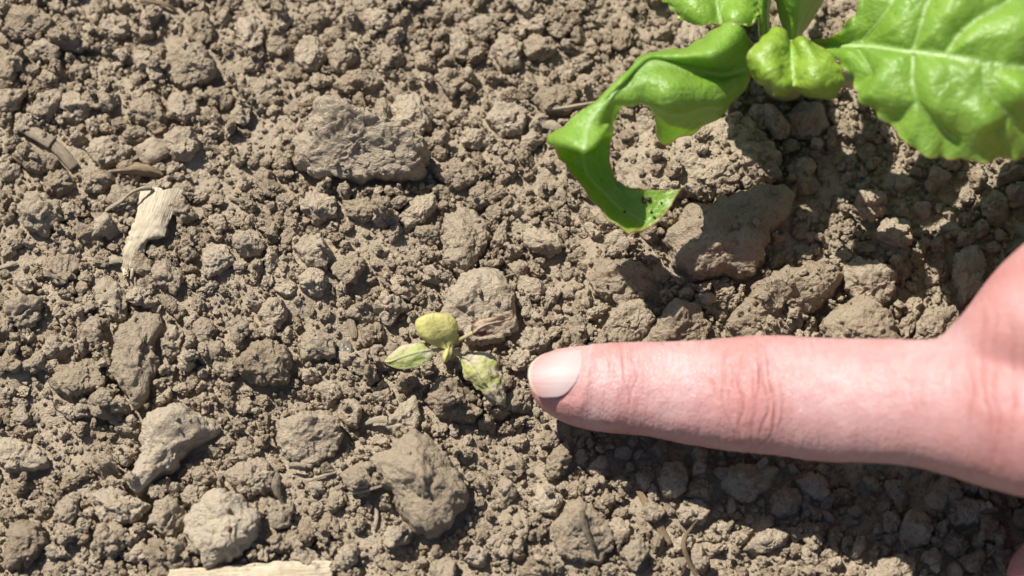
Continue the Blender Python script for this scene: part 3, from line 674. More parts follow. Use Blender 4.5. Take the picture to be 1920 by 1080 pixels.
def sheet(name, rows, nu, nv, mat, parent=None, dz=0.0, thick=0.3, veins=(), midrib=None, quilt=0.0, qs=16.0,
          ruffle=0.0, rseed=1, rough=0.0, edge_w=0.012, mid_w=5.0, ruffle_f=11.0, edge_ends=(1, 1), loc=None, notch=0.0, fray=0.0):
    R = np.array(rows, float)
    G = cr(R, nu)                                   # along
    G = cr(G.transpose(1, 0, 2), nv).transpose(1, 0, 2)  # across
    Q = G[..., :2].reshape(-1, 2)
    u, v = np.meshgrid(np.linspace(0, 1, nu), np.linspace(0, 1, nv), indexing='ij')
    uf, vf = u.ravel(), v.ravel()
    if notch > 0:      # uneven, bitten or frayed outline
        w = np.clip(1 - np.minimum(vf, 1 - vf) / 0.09, 0, 1) ** 2
        ctr = np.repeat(G[:, nv // 2:nv // 2 + 1, :2], nv, 1).reshape(-1, 2)
        nn = fbm(np.stack([uf * ruffle_f, np.round(vf) * 7.0, np.full_like(uf, rseed)], 1), 3, rseed)
        Q = Q + (ctr - Q) * (w * notch * nn)[:, None]
    if fray:           # ragged torn ends
        Tq = np.gradient(Q.reshape(nu, nv, 2), axis=0).reshape(-1, 2); Tq /= np.maximum(np.linalg.norm(Tq, axis=1), 1e-6)[:, None]
        w = np.clip((uf - 0.8) / 0.2, 0, 1) - 0.25 * np.clip((0.12 - uf) / 0.12, 0, 1)
        nn = fbm(np.stack([vf * 9, np.sign(w) * 5, 0 * vf], 1), 3, rseed + 2) + 0.8 * (hashn(np.round(vf * 11).astype(int), np.sign(w).astype(int), 0 * uf.astype(int), rseed) - 0.5)
        Q = Q + Tq * (w * nn * fray)[:, None]
    Z = G[..., 2].ravel() + dz
    W = np.array([at(q[0], q[1], z) for q, z in zip(Q, Z)])
    W3 = W.reshape(nu, nv, 3)
    du = np.gradient(W3, axis=0); dv = np.gradient(W3, axis=1)
    N = np.cross(du, dv); ln = np.linalg.norm(N, axis=2, keepdims=True); ln[ln < 1e-12] = 1; N = (N / ln).reshape(-1, 3)
    if np.median(N[:, 2]) < 0: N = -N
    disp = np.zeros(len(W)); vein = np.zeros(len(W))
    dmin = np.full(len(W), 1e9)
    for ln_, wd in veins:
        d = seg_dist(Q, ln_); dmin = np.minimum(dmin, d)
        vein = np.maximum(vein, np.clip(1.2 - d / wd, 0, 1)); disp += 0.25 * np.exp(-(d / wd) ** 2) - 0.22 * np.exp(-(d / (wd * 3.2)) ** 2)
    if midrib is not None:
        d = np.abs(vf - midrib) * np.linalg.norm(W3[:, -1] - W3[:, 0], axis=1).repeat(nv) / MM * 10.0
        wd = mid_w * (1.15 - 0.8 * uf); dmin = np.minimum(dmin, d)
        vein = np.maximum(vein, np.clip(1.25 - d / wd, 0, 1)); disp += 0.28 * np.exp(-(d / wd) ** 2)
    if quilt:
        q3 = np.stack([Q[:, 0] / qs, Q[:, 1] / qs, np.full(len(Q), rseed)], 1)
        near = 1 - np.exp(-(dmin / (qs * 0.7)) ** 1.5)
        disp += quilt * near * (0.9 + 0.9 * fbm(q3 * 0.55, 1, rseed)) + 0.10 * quilt * fbm(q3 * 1.8, 1, rseed + 3)
    if ruffle:
        e = np.clip(1 - np.minimum(vf, 1 - vf) / 0.13, 0, 1) ** 1.6
        s = np.where(vf > 0.5, 1.0, -1.0)
        disp += ruffle * e * (np.sin(uf * ruffle_f * 6.28 + s + 2.2 * fbm(np.stack([uf * 9, s * 3, 0 * uf], 1), 2, rseed)) * 0.8
                              + 0.5 * fbm(np.stack([uf * ruffle_f * 2.4, s, 0 * uf], 1), 2, rseed + 1))
    if rough:
        disp += rough * fbm(W / MM * 0.9, 3, rseed + 5)
    W = W + N * (disp * MM)[:, None]
    ed = np.minimum(vf, 1 - vf)
    if edge_ends[0]: ed = np.minimum(ed, uf)
    if edge_ends[1]: ed = np.minimum(ed, 1 - uf)
    edge = np.clip(1.3 - ed / edge_w, 0, 1) if edge_w > 0 else ed * 0
    if loc is not None: W = W - np.array(loc)
    elif parent is not None: W = W - np.array(parent.matrix_world.translation if False else parent.location)
    idx = (np.arange(nu - 1)[:, None] * nv + np.arange(nv - 1)[None, :]).ravel()
    F = np.stack([idx, idx + nv, idx + nv + 1, idx + 1], 1)
    fn = np.cross(W[F[:, 1]] - W[F[:, 0]], W[F[:, 3]] - W[F[:, 0]])[:, 2]
    if np.median(fn) < 0: F = F[:, ::-1]
    me = mesh_from(name, W, F)
    add_attr(me, 'vein', vein); add_attr(me, 'edge', edge)
    uvl = me.uv_layers.new(name='UVMap')
    li = F.ravel(); uvd = np.stack([uf[li], vf[li]], 1).astype(np.float32)
    uvl.data.foreach_set('uv', uvd.ravel())
    o = obj(name, me, mat, parent, loc if parent is None else None)
    if thick:
        sm = o.modifiers.new('thickness', 'SOLIDIFY'); sm.thickness = thick * MM; sm.offset = -1.0
    return o, W

def tube_mesh(name, pts, radii, seg=10, flat=1.0, wob=0.0, seed=0, n=None):
    P = np.array(pts, float); r = np.array(radii, float)
    if n is None: n = max(8, len(P) * 5)
    P = cr(P, n); r = np.clip(cr(r[:, None], n)[:, 0], 1e-5, None)
    T = np.gradient(P, axis=0); T /= np.linalg.norm(T, axis=1)[:, None]
    V = []; uvs = []
    for k in range(n):
        a = np.cross(T[k], [0, 0, 1.0]); la = np.linalg.norm(a)
        a = np.array([1.0, 0, 0]) if la < 1e-3 else a / la
        b = np.cross(a, T[k])
        for s in range(seg):
            th = 2 * math.pi * s / seg
            V.append(P[k] + r[k] * (a * math.cos(th) + b * math.sin(th) * flat)); uvs.append((k / (n - 1), s / seg))
    V = np.array(V)
    if wob:
        nn = fbm(V / MM * 0.8, 3, seed); C = np.repeat(P, seg, 0); V = C + (V - C) * (1 + wob * nn)[:, None]
    F = []
    for k in range(n - 1):
        for s in range(seg):
            a = k * seg + s; b = k * seg + (s + 1) % seg; F.append((a, b, b + seg, a + seg))
    c0 = len(V); V = np.concatenate([V, P[:1], P[-1:]]); uvs += [(0, .5), (1, .5)]
    for s in range(seg):
        F.append((c0, (s + 1) % seg, s, c0)); a = (n - 1) * seg
        F.append((c0 + 1, a + s, a + (s + 1) % seg, c0 + 1))
    F = np.array(F)
    me = bpy.data.meshes.new(name)
    me.from_pydata(V.tolist(), [], [tuple(dict.fromkeys(q)) for q in F.tolist()])
    for p in me.polygons: p.use_smooth = True
    uvl = me.uv_layers.new(name='UVMap'); UV = np.array(uvs)
    li = np.zeros(len(me.loops), dtype=np.int32); me.loops.foreach_get('vertex_index', li)
    uvl.data.foreach_set('uv', UV[li].astype(np.float32).ravel())
    return me, V

def tube(name, pts, radii, mat, parent=None, **kw):
    """pts: (px, py, z mm), radii in mm"""
    W = [at(*p) for p in pts]
    base = np.array(parent.location) if parent is not None else np.array(W[0])
    me, V = tube_mesh(name, [w - base for w in W], [r * MM for r in radii], **kw)
    o = obj(name, me, mat, parent, None if parent is not None else base)
    return o, V + base

def gz_at(px, py, r=0.0006):
    z = 2.0
    for _ in range(4):
        p = at(px, py, z); z = hq(p[0], p[1], r) / MM
    return z
def lift(rows, off, keep=0.35):
    """give flat (px, py) rows a height: a smooth plane through the soil under them plus off"""
    pts = [q for r in rows for q in r]
    zs = np.array([gz_at(q[0], q[1], 0.0015) for q in pts]); A = np.array([[q[0], q[1], 1] for q in pts])
    co = np.linalg.lstsq(A, zs, rcond=None)[0]
    base = max(0.0, float(np.percentile(zs - A @ co, 80)))
    return [[(q[0], q[1], co[0] * q[0] + co[1] * q[1] + co[2] + base * keep + off + (q[2] if len(q) > 2 else 0)) for q in r] for r in rows]

def debris(name, rows, off, label, cat, mat, nu=40, nv=16, group=None, **kw):
    R = lift(rows, off)
    mid = R[len(R) // 2][len(R[0]) // 2]
    o, W = sheet(name, R, nu, nv, mat, None, loc=at(*mid), **kw)
    tag(o, label, cat, group)
    stamp(W + np.array(o.location), 4)
    return o
def rod(name, pts, radii, label, cat, mat, group=None, **kw):
    P = [(p[0], p[1], gz_at(p[0], p[1]) + p[2]) for p in pts]
    if len(P) > 2:
        z0, z1 = P[0][2], P[-1][2]
        P = [(p[0], p[1], 0.5 * p[2] + 0.5 * (z0 + (z1 - z0) * k / (len(P) - 1))) for k, p in enumerate(P)]
    o, V = tube(name, P, radii, mat, **kw)
    tag(o, label, cat, group); stamp(V, 4)
    return o

# --- dry plant remains lying on the soil
sf = debris('straw_flake', [
    [(262,352,0.2),(282,350,1.2),(305,354,1.6),(325,353,1.2),(345,358,0)],
    [(258,385,0.4),(275,383,1.6),(296,384,2.0),(312,384,1.6),(328,386,0.2)],
    [(250,415,0.6),(265,413,1.8),(284,414,2.2),(300,416,1.9),(318,419,0.3)],
    [(241,440,0.6),(254,440,1.8),(270,439,2.2),(288,438,2.0),(312,441,0.6)],
    [(237,452,0.6),(249,452,1.7),(264,450,2.0),(279,447,1.9),(296,446,0.8)],
    [(230,468,0.6),(240,468,1.5),(253,467,1.8),(264,462,1.7),(278,452,0.8)],
    [(227,492,0.2),(236,493,0.8),(246,492,1.0),(256,488,0.8),(268,480,0.2)],
    [(229,513,-.2),(236,514,.2),(242,513,.3),(248,515,.2),(254,505,0)]], 1.2,
    'wide bleached straw flake with torn edges lying on the soil', 'straw', M_STRAW, 90, 40, rough=0.3, thick=0.3, notch=0.10, ruffle_f=22.0, fray=16.0)
debris('straw_flake', [
    [(198,487,0),(203,482,0.5),(212,477,0.2)], [(206,495,.3),(212,489,.8),(222,480,.3)], [(216,496,0),(224,492,.4),(230,486,0)]], 0.6,
    'small white straw scrap at the frayed end of the wide bleached flake', 'straw', M_STRAW, 24, 12, rough=0.2, thick=0.2)
debris('straw_strip', [
    [(284,346,0),(286,352,0.6),(286,357,0)], [(265,350,.8),(264,354,1.2),(262,359,.8)], [(245,359,1.0),(243,363,1.4),(241,369,1.0)],
    [(228,372,.8),(227,378,1.1),(224,384,.8)], [(205,386,.2),(204,392,.6),(199,399,.2)], [(197,392,0),(196,398,.3),(195,402,0)]], 0.8,
    'thin curled straw strip bending away from the wide bleached flake', 'straw', M_STRAW, 50, 8, thick=0.2, rough=0.1)
debris('seed_husk', [
    [(203,318,0.6),(203,322,.8),(204,326,.6)], [(222,315,.5),(222,320,1.4),(223,326,.4)], [(245,306,.4),(246,316,2.0),(247,329,.2)],
    [(268,306,.4),(268,317,2.2),(270,331,.2)], [(290,314,.2),(290,322,1.6),(292,332,.2)], [(306,325,0),(306,329,.6),(306,333,0)]], 0.6,
    'brown papery husk with a hooked pale tip below the smooth pebble', 'husk', M_HUSK, 50, 20, thick=0.25, rough=0.25)
rod('husk_tip', [(206,320,1.4),(209,330,1.2),(213,337,1.0),(216,332,1.3)], [.28,.3,.3,.2], 'tiny pale hooked fibre at the point of the brown husk', 'fibre', M_STRAW)
st = empty('jointed_stalk', at(98, 268, 3), 'grey jointed plant stalk in two angled pieces across the long low clod', 'stalk')
zj = max(gz_at(98, 268), gz_at(70, 255)) + 0.9
for pts_, rr in (([(52, 243, zj), (75, 255, zj + .3), (99, 269, zj + .2)], [1.25, 1.3, 1.35]), ([(96, 268, zj), (120, 290, zj - .6), (140, 315, zj - 1.5)], [1.1, 1.15, 1.1])):
    o_, V_ = tube('stalk_piece', pts_, rr, M_TWIG, st, seg=12, flat=0.7, wob=0.12, seed=3); stamp(V_, 4)
debris('wide_straw', [
    [(318,1066,0),(316,1080,1.5),(314,1098,2.2),(312,1116,1.6),(312,1135,0)],
    [(390,1063,0.1),(390,1078,1.6),(390,1097,2.4),(390,1116,1.7),(390,1138,0)],
    [(460,1058,0.1),(460,1075,1.7),(460,1096,2.5),(460,1116,1.8),(460,1138,0)],
    [(540,1051,0.1),(542,1070,1.8),(543,1093,2.5),(543,1116,1.8),(543,1138,0)],
    [(618,1047,0),(620,1066,1.6),(622,1090,2.2),(624,1114,1.6),(628,1136,0)]], 1.5,
    'wide flattened straw stem with a pale grooved surface below the pointed clod', 'straw', M_STRAW, 120, 50, rough=0.25, thick=0.4, notch=0.08, ruffle_f=16, fray=8.0)
rod('rootlet', [(528,182,.6),(545,192,.9),(570,197,.9),(592,194,.8),(604,189,.5)], [.28,.38,.42,.4,.3], 'curved brown rootlet on crumbs beyond the long wedge-shaped clod', 'rootlet', M_ROOT)
rod('rootlet', [(262,2,.8),(290,4,.8),(312,9,.8),(330,20,.5)], [.4,.45,.4,.3], 'long brown rootlet lying behind the block-shaped clod', 'rootlet', M_ROOT)
rod('rootlet', [(529,250,1.2),(525,262,1.3),(527,276,.8)], [.2,.24,.2], 'tiny pale hair-like rootlet arched beside the wedge-shaped clod', 'rootlet', M_STRAW)
rod('dry_twig', [(655,590,.5),(658,605,.6),(663,622,.5),(664,635,.4)], [.5,.75,.75,.6], 'short dark woody twig standing near the clear quartz grain', 'twig', M_TWIG, wob=0.2, flat=0.7)
rod('straw_needle', [(573,904,.7),(600,894,1.0),(632,885,.8)], [.22,.3,.22], 'thin pale straw needle below the broad flat-topped clod', 'straw', M_STRAW)
rod('straw_needle', [(652,926,.7),(685,920,1.0),(716,911,1.0)], [.24,.32,.22], 'thin pale straw needle poking out from under the large four-sided clod', 'straw', M_STRAW)
rod('straw_needle', [(574,939,.7),(584,938,.9),(595,939,.7)], [.24,.28,.2], 'short straw needle stub beside the crumbly mound', 'straw', M_STRAW)
debris('straw_chip', [[(541,868,0),(541,875,.3),(542,880,0)], [(556,866,.3),(556,873,.9),(556,879,.2)], [(573,872,0),(573,876,.5),(574,880,0)]], 0.5,
    'small whitish straw chip under the broad flat-topped clod', 'straw', M_STRAW, 20, 10, thick=0.25, rough=0.1)
debris('straw_chip', [[(667,799,0),(668,801,.2),(669,803,0)], [(684,789,.5),(687,791,1.0),(690,796,.5)], [(705,781,.8),(707,786,1.5),(708,793,.8)], [(726,780,.3),(726,786,1.0),(727,793,.3)]], 0.7,
    'curled bone-pale straw chip leaning on the upright clod', 'straw', M_STRAW, 30, 12, thick=0.3, rough=0.05)
debris('straw_strip', [[(517,884,0),(524,888,.4),(530,896,0)], [(509,905,.3),(518,905,.9),(527,908,.3)], [(513,925,.2),(520,926,.8),(527,927,.2)], [(524,940,.1),(529,941,.6),(533,942,.1)], [(533,957,0),(537,957,.3),(541,957,0)]], 0.7,
    'torn grey straw strip hanging off the crumbly mound', 'straw', M_TWIG, 40, 12, thick=0.25, rough=0.15)
debris('straw_strip', [[(1086,958,.3),(1091,956,.8),(1097,957,.3)], [(1088,980,.3),(1094,979,1.0),(1101,979,.3)], [(1094,1000,.2),(1100,1000,.9),(1107,1000,.2)], [(1105,1022,.1),(1110,1021,.7),(1116,1020,.1)], [(1112,1038,0),(1115,1037,.3),(1118,1035,0)]], 0.5,
    'fibrous grey straw strip stuck down the tent-shaped clod', 'straw', M_TWIG, 40, 12, thick=0.25, rough=0.2)
rod('straw_stub', [(789,897,.1),(793,906,.35),(797,917,.2)], [.26,.36,.3], 'short straw stub stuck upright near the middle of the four-sided clod', 'straw', M_STRAW)
rod('straw_stub', [(852,919,.15),(860,920,.3),(868,922,.15)], [.24,.3,.24], 'tiny straw stub stuck on the shaded face of the four-sided clod', 'straw', M_STRAW)
debris('straw_sliver', [[(1036,203,0),(1037,205,.3),(1037,208,0)], [(1060,198,.5),(1061,202,1.0),(1062,206,.5)], [(1090,193,.6),(1091,197,1.1),(1092,202,.6)], [(1118,189,.2),(1118,193,.6),(1118,198,.2)]], 0.9,
    'pale straw sliver pointing at the curled beet leaf', 'straw', M_STRAW, 30, 8, thick=0.25, rough=0.05)
debris('straw_sliver', [[(1024,225,0),(1020,232,.4),(1018,240,0)], [(1040,226,.3),(1040,235,.8),(1042,247,.2)], [(1056,238,0),(1056,244,.4),(1056,252,0)]], 0.5,
    'forked pale straw scrap half under the curled beet leaf tip', 'straw', M_STRAW, 22, 10, thick=0.25, rough=0.15)
rod('dry_twig', [(1196,918,.4),(1215,950,.6),(1235,985,.6),(1255,1022,.4)], [.5,.75,.8,.7], 'flat brown stalk lying beside the finger shadow', 'twig', M_ROOT, flat=0.6, wob=0.1)
rod('rootlet', [(1308,975,1.6),(1296,990,1.0),(1284,1008,.8),(1283,1030,.6),(1295,1060,.6),(1308,1085,.4)], [.12,.25,.4,.45,.42,.3], 'bent brown rootlet with a pale pointed tip near the finger shadow', 'rootlet', M_ROOT)
rod('straw_needle', [(-10,505,.8),(12,499,1.0),(32,493,.7)], [.35,.42,.25], 'bleached straw needle left of the bleached flake, on fine crumbs', 'straw', M_STRAW)
rod('rootlet', [(946,520,1.0),(956,516,1.2),(970,512,1.0)], [.15,.2,.12], 'fine pale rootlet sticking out of the seedling clod', 'rootlet', M_STRAW)
rod('straw_needle', [(430,372,.5),(442,375,.7),(456,377,.5)], [.25,.3,.25], 'short brown straw needle between the flake and the knobbly clods', 'straw', M_TWIG)
rod('rootlet', [(705,945,.5),(706,970,.9),(702,995,.7)], [.25,.4,.2], 'pale papery rootlet hanging beside the four-sided clod', 'rootlet', M_STRAW)

def stone(name, px, py, r, seed, mat, label, cat, sc=(1, 1, .75), rough=0.0, sub=4):
    d, f = ico(sub)
    V, f = unit_clod(seed, sub, rough); V = V / 0.62 * r * 0.66 * np.array(sc)
    z = gz_at(px, py, 0.001)
    loc = at(px, py, z + r * 0.3)
    o = obj(name, mesh_from(name, V * MM, f), mat, None, loc); tag(o, label, cat); stamp((V * MM + loc)[V[:, 2] > 0], 4)
    return o
def smooth_pebble(px, py, r, label):
    d, f = ico(4)
    V = d * r * np.array([1.0, .92, .72]); V = V + d * (0.75 * fbm(d * 1.3 + 5, 2, 4) + 0.10 * fbm(d * 6, 2, 6))[:, None]
    loc = at(px, py, gz_at(px, py, 0.001) + r * 0.35)
    o = obj('pebble', mesh_from('pebble', V * MM, f), M_PEBBLE, None, loc); tag(o, label, 'pebble'); stamp((V * MM + loc)[V[:, 2] > 0], 4)
smooth_pebble(286, 284, 3.0, 'smooth pale grey pebble above the brown papery husk')
stone('quartz_grain', 645, 655, 1.7, 555, M_QUARTZ, 'clear glassy quartz grain beside the lumpy broken clod', 'quartz grain')
stone('charred_crumb', 712, 725, 1.6, 41, M_DARK, 'black charred crumb in the soil near the seedling', 'charred crumb', (1.1, .7, .6), 1.0)
stone('charred_crumb', 192, 690, 1.2, 43, M_DARK, 'black charred crumb beside the long crooked clod', 'charred crumb', (.7, 1.0, .6), 1.0)

# ------------------------------------------------------------------ crumbs: tens of thousands, settled on the height map, one object
BIGSOFT = BIG
pts = []; scl = []; rots = []; pick = []
view_c = at(960, 540)
def crumbs(n, r0, r1, on_big, flat=0.3):
    for _ in range(n):
        x = rng.uniform(GX0 + 0.004, GX1 - 0.004); y = rng.uniform(GY0 + 0.004, GY1 - 0.004)
        r = (r0 + (r1 - r0) * rng.random() ** 1.8) * MM
        x, y, j, i = roll(x, y, 14, r)
        b = BIG[j, i]
        if b and rng.random() > (0.55 if b == 5 else (on_big if b != 4 else on_big * 0.3)): continue
        sx, sy, sz = rng.uniform(0.7, 1.3, 3)
        z = H[j, i] + r * flat
        pts.append((x, y, z)); scl.append((r * sx, r * sy, r * sz)); rots.append(rng.uniform(0, 6.283, 3))
        dome(x, y, z, r * 0.95, r * 0.9)
crumbs(420, 2.0, 3.1, 0.02, 0.45)
crumbs(1900, 1.3, 2.2, 0.05, 0.5)
crumbs(6000, 0.75, 1.35, 0.06, 0.5)
crumbs(12000, 0.42, 0.75, 0.09, 0.45)
crumbs(30000, 0.18, 0.42, 0.06, 0.4)
me = bpy.data.meshes.new('soil_crumbs')
PT = np.array(pts, dtype=np.float32)
me.vertices.add(len(PT)); me.vertices.foreach_set('co', PT.ravel())
for nm, arr in (('crumb_scale', np.array(scl) * 1000.0 / 0.62 * 0.66), ('crumb_rotation', np.array(rots))):
    a = me.attributes.new(nm, 'FLOAT_VECTOR', 'POINT'); a.data.foreach_set('vector', arr.astype(np.float32).ravel())
a = me.attributes.new('crumb_shape', 'INT', 'POINT'); a.data.foreach_set('value', rng.integers(0, 12, len(PT)).astype(np.int32))
crumb_o = obj('soil_crumbs', me, M_SOIL)
crumb_o['kind'] = 'stuff'; crumb_o['label'] = 'fine loose crumbs of dry brown soil filling the gaps between clods'; crumb_o['category'] = 'soil crumbs'
ng = bpy.data.node_groups.new('soil_crumbs', 'GeometryNodeTree')
ng.interface.new_socket('Geometry', in_out='INPUT', socket_type='NodeSocketGeometry')
ng.interface.new_socket('Geometry', in_out='OUTPUT', socket_type='NodeSocketGeometry')
gi = ng.nodes.new('NodeGroupInput'); go = ng.nodes.new('NodeGroupOutput')
iop = ng.nodes.new('GeometryNodeInstanceOnPoints'); iop.inputs['Pick Instance'].default_value = True
g2i = ng.nodes.new('GeometryNodeGeometryToInstance')
srcs = []; seen = set()
for o in unit_sources:       # real small clods in view lend their shapes to the crumbs
    if o.data.name not in seen and len(srcs) < 12: seen.add(o.data.name); srcs.append(o)
for o in reversed(srcs):
    oi = ng.nodes.new('GeometryNodeObjectInfo'); oi.inputs['Object'].default_value = o; oi.inputs['As Instance'].default_value = True
    ng.links.new(oi.outputs['Geometry'], g2i.inputs['Geometry'])
def nattr(name, typ):
    q = ng.nodes.new('GeometryNodeInputNamedAttribute'); q.data_type = typ; q.inputs['Name'].default_value = name
    return [s for s in q.outputs if s.name == 'Attribute' and s.enabled][0]
e2r = ng.nodes.new('FunctionNodeEulerToRotation')
ng.links.new(nattr('crumb_rotation', 'FLOAT_VECTOR'), e2r.inputs[0])
jg = ng.nodes.new('GeometryNodeJoinGeometry')
for nd in [q for q in ng.nodes if q.bl_idname == 'GeometryNodeObjectInfo']:
    ng.links.new(nd.outputs['Geometry'], jg.inputs[0])
ng.nodes.remove(g2i)
ng.links.new(jg.outputs[0], iop.inputs['Instance'])
ng.links.new(nattr('crumb_shape', 'INT'), iop.inputs['Instance Index'])
ng.links.new(e2r.outputs[0], iop.inputs['Rotation'])
ng.links.new(nattr('crumb_scale', 'FLOAT_VECTOR'), iop.inputs['Scale'])
ng.links.new(gi.outputs[0], iop.inputs['Points'])
ng.links.new(iop.outputs[0], go.inputs[0])
crumb_o.modifiers.new('crumbs', 'NODES').node_group = ng

# ------------------------------------------------------------------ the beet plant
def midrib(leaf, W, nu, nv, col, r0, r1, lo=0, hi=None):
    P = W.reshape(nu, nv, 3)[lo:hi, col][::6]
    me, _ = tube_mesh('midrib', P - np.array([0, 0, 0.00025]), np.linspace(r0, r1, len(P)) * MM, seg=8, flat=0.6, n=len(P) * 3)
    m = obj('midrib', me, M_RIB, leaf); m['label'] = 'pale raised midrib'
LZ = 6.0
beet = empty('beet_plant', at(1470, 140, 0), 'young beet plant with glossy green leaves, one of them curled and bitten', 'plant')
big_veins = [
 ([(1525,87),(1560,86),(1612,82),(1660,89),(1712,96),(1772,103),(1847,119),(1920,127),(1995,142),(2070,160),(2125,180)], 5.0),
 ([(1612,80),(1646,43),(1666,14),(1690,-30),(1700,-70)], 1.6), ([(1712,92),(1724,55),(1735,14),(1760,-40),(1790,-110)], 1.9),
 ([(1774,100),(1795,66),(1833,34),(1876,11),(1930,-25),(1960,-80)], 2.1), ([(1606,89),(1626,120),(1635,140)], 1.5),
 ([(1712,100),(1711,158),(1719,192),(1740,216),(1761,238),(1790,262)], 2.0), ([(1844,122),(1846,161),(1861,187),(1893,218),(1916,241)], 2.2),
 ([(1719,192),(1695,212),(1683,224)], 1.2), ([(1893,218),(1870,240)], 1.1), ([(1920,130),(1970,80),(2030,40)], 1.8), ([(1960,138),(1990,190),(2030,225)], 1.8)]
o, Wl = sheet('leaf', [
 [(1528,78,27),(1529,82,26),(1530,87,25),(1532,92,26),(1534,97,26)],
 [(1575,58,33),(1578,72,32),(1580,85,31),(1580,98,32),(1580,112,31)],
 [(1618,15,37),(1625,50,37),(1630,86,36),(1628,128,37),(1628,160,34)],
 [(1652,-60,40),(1668,20,42),(1686,93,41),(1676,165,40),(1655,215,35)],
 [(1715,-120,40),(1735,-10,45),(1755,101,44),(1748,190,42),(1716,268,35)],
 [(1800,-160,40),(1815,-25,47),(1830,115,46),(1822,205,43),(1800,288,35)],
 [(1890,-170,40),(1900,-20,47),(1910,126,46),(1905,212,43),(1890,288,35)],
 [(1980,-140,38),(1990,0,44),(1995,142,43),(1992,220,41),(1985,284,35)],
 [(2060,-60,34),(2065,50,38),(2070,160,38),(2068,215,36),(2065,265,32)],
 [(2120,100,30),(2122,140,31),(2125,180,31),(2124,205,30),(2120,225,29)]], 230, 170, M_LEAF, beet, LZ, 0.4,
 veins=big_veins, quilt=2.2, qs=30.0, ruffle=0.7, rseed=8, ruffle_f=15.0, edge_w=0.009, notch=0.028)
o['label'] = 'big flat glossy leaf with pale midrib and wavy margin'
midrib(o, Wl, 230, 170, 85, 0.62, 0.25)
o, _ = sheet('leaf', [
 [(1400,104,24),(1406,112,25),(1408,124,25),(1409,135,25),(1404,150,24),(1400,155,20),(1398,158,18)],
 [(1388,50,31),(1377,92,31),(1362,137,27),(1360,160,28),(1366,187,26),(1363,192,20),(1358,200,15)],
 [(1352,56,29),(1338,100,35),(1320,131,29),(1318,165,31),(1320,196,29),(1318,205,22),(1314,238,12)],
 [(1315,76,27),(1302,102,34),(1283,123,30),(1280,165,33),(1275,206,30),(1275,215,22),(1275,256,10)],
 [(1275,92,27),(1262,105,32),(1247,116,31),(1246,160,34),(1245,202,31),(1243,213,23),(1242,264,9)],
 [(1222,100,29),(1216,107,32),(1207,120,32),(1205,155,33),(1212,190,31),(1215,191,28),(1224,204,22)],
 [(1170,144,33),(1168,151,34),(1165,160,33),(1170,170,33),(1182,184,32),(1185,187,31),(1192,192,28)],
 [(1122,188,32),(1126,191,33),(1132,195,33),(1140,195,33),(1152,192,32),(1156,194,30),(1162,200,28)],
 [(1076,232,29),(1086,232,31),(1100,236,32),(1120,236,32),(1141,222,30),(1145,225,28),(1149,231,26)],
 [(1036,260,26),(1060,268,31),(1092,284,33),(1114,274,32.5),(1139,242,30),(1143,243,27),(1147,252,24)],
 [(1032,270,24),(1052,262,22),(1084,258,20),(1108,258,20),(1126,256,22),(1136,262,22),(1144,272,22)],
 [(1041,292,22),(1064,296,19),(1091,300,18),(1111,298,18),(1125,296,19),(1135,296,20),(1142,299,20.5)],
 [(1062,318,20.5),(1080,326,18),(1100,330,17),(1118,328,17),(1132,324,18),(1142,323,18.5),(1151,326,19)],
 [(1090,352,19.5),(1108,358,17.5),(1128,360,16.5),(1145,357,16.5),(1158,350,17),(1168,345,17.5),(1176,344,18)],
 [(1115,384,19),(1135,390,17),(1158,390,16),(1178,382,16),(1192,371,16.5),(1200,362,17),(1208,355,17.5)],
 [(1142,414,18.5),(1165,416,16.5),(1190,410,15.5),(1210,398,15.5),(1225,384,16),(1236,370,16.5),(1243,357,17)],
 [(1178,441,18),(1202,435,16.5),(1222,424,15.5),(1242,408,15.5),(1256,390,16),(1266,372,16.5),(1277,355,17)]], 260, 110, M_LEAF, beet, LZ, 0.35,
 midrib=0.36, mid_w=6.0, quilt=0.7, qs=24.0, ruffle=0.22, rseed=15, ruffle_f=13.0, edge_w=0.010)
o['label'] = 'curled leaf with a large round bite missing from its edge'
o, _ = sheet('leaf', [
 [(1446,66,31),(1462,60,33),(1482,80,32),(1500,74,34),(1522,82,33)],
 [(1425,84,34),(1450,80,35.5),(1485,98,33.5),(1515,90,36),(1547,100,34)],
 [(1403,108,34),(1440,108,36),(1487,122,34),(1525,116,37),(1563,122,35)],
 [(1411,130,32),(1446,136,36),(1488,146,34),(1530,142,36.5),(1577,147,34.5)],
 [(1430,150,30),(1458,158,35),(1489,161,34),(1530,160,35.5),(1578,162,33)],
 [(1448,166,27),(1466,168,31),(1490,166,32.5),(1526,171,32),(1568,171,31)],
 [(1453,173,23),(1468,171,26),(1491,168,30),(1522,175,28),(1558,173,29)]], 110, 110, M_YOUNG, beet, LZ, 0.3,
 midrib=0.5, mid_w=3.0, quilt=0.75, qs=15.0, ruffle=0.35, rseed=27, ruffle_f=2.5, edge_w=0.012, notch=0.03, rough=0.18)
o['label'] = 'small bright young leaf folded over the heart of the plant'
o, _ = sheet('leaf', [
 [(1290,-190,14),(1330,-185,18),(1370,-180,18),(1410,-170,18),(1440,-160,14)],
 [(1255,-90,20),(1305,-80,25),(1350,-75,24),(1400,-70,25),(1440,-70,21)],
 [(1245,-30,24),(1295,-15,29),(1345,-8,28),(1390,-8,29),(1426,-15,25)],
 [(1268,8,26),(1305,18,30),(1348,22,29),(1385,24,31),(1415,20,27)],
 [(1298,34,27),(1322,44,29),(1352,47,29),(1380,46,30),(1408,40,28)]], 110, 100, M_LEAF, beet, LZ, 0.35,
 midrib=0.5, mid_w=4.0, quilt=1.2, qs=26.0, ruffle=0.5, rseed=31, ruffle_f=7.0, edge_w=0.012, notch=0.05)
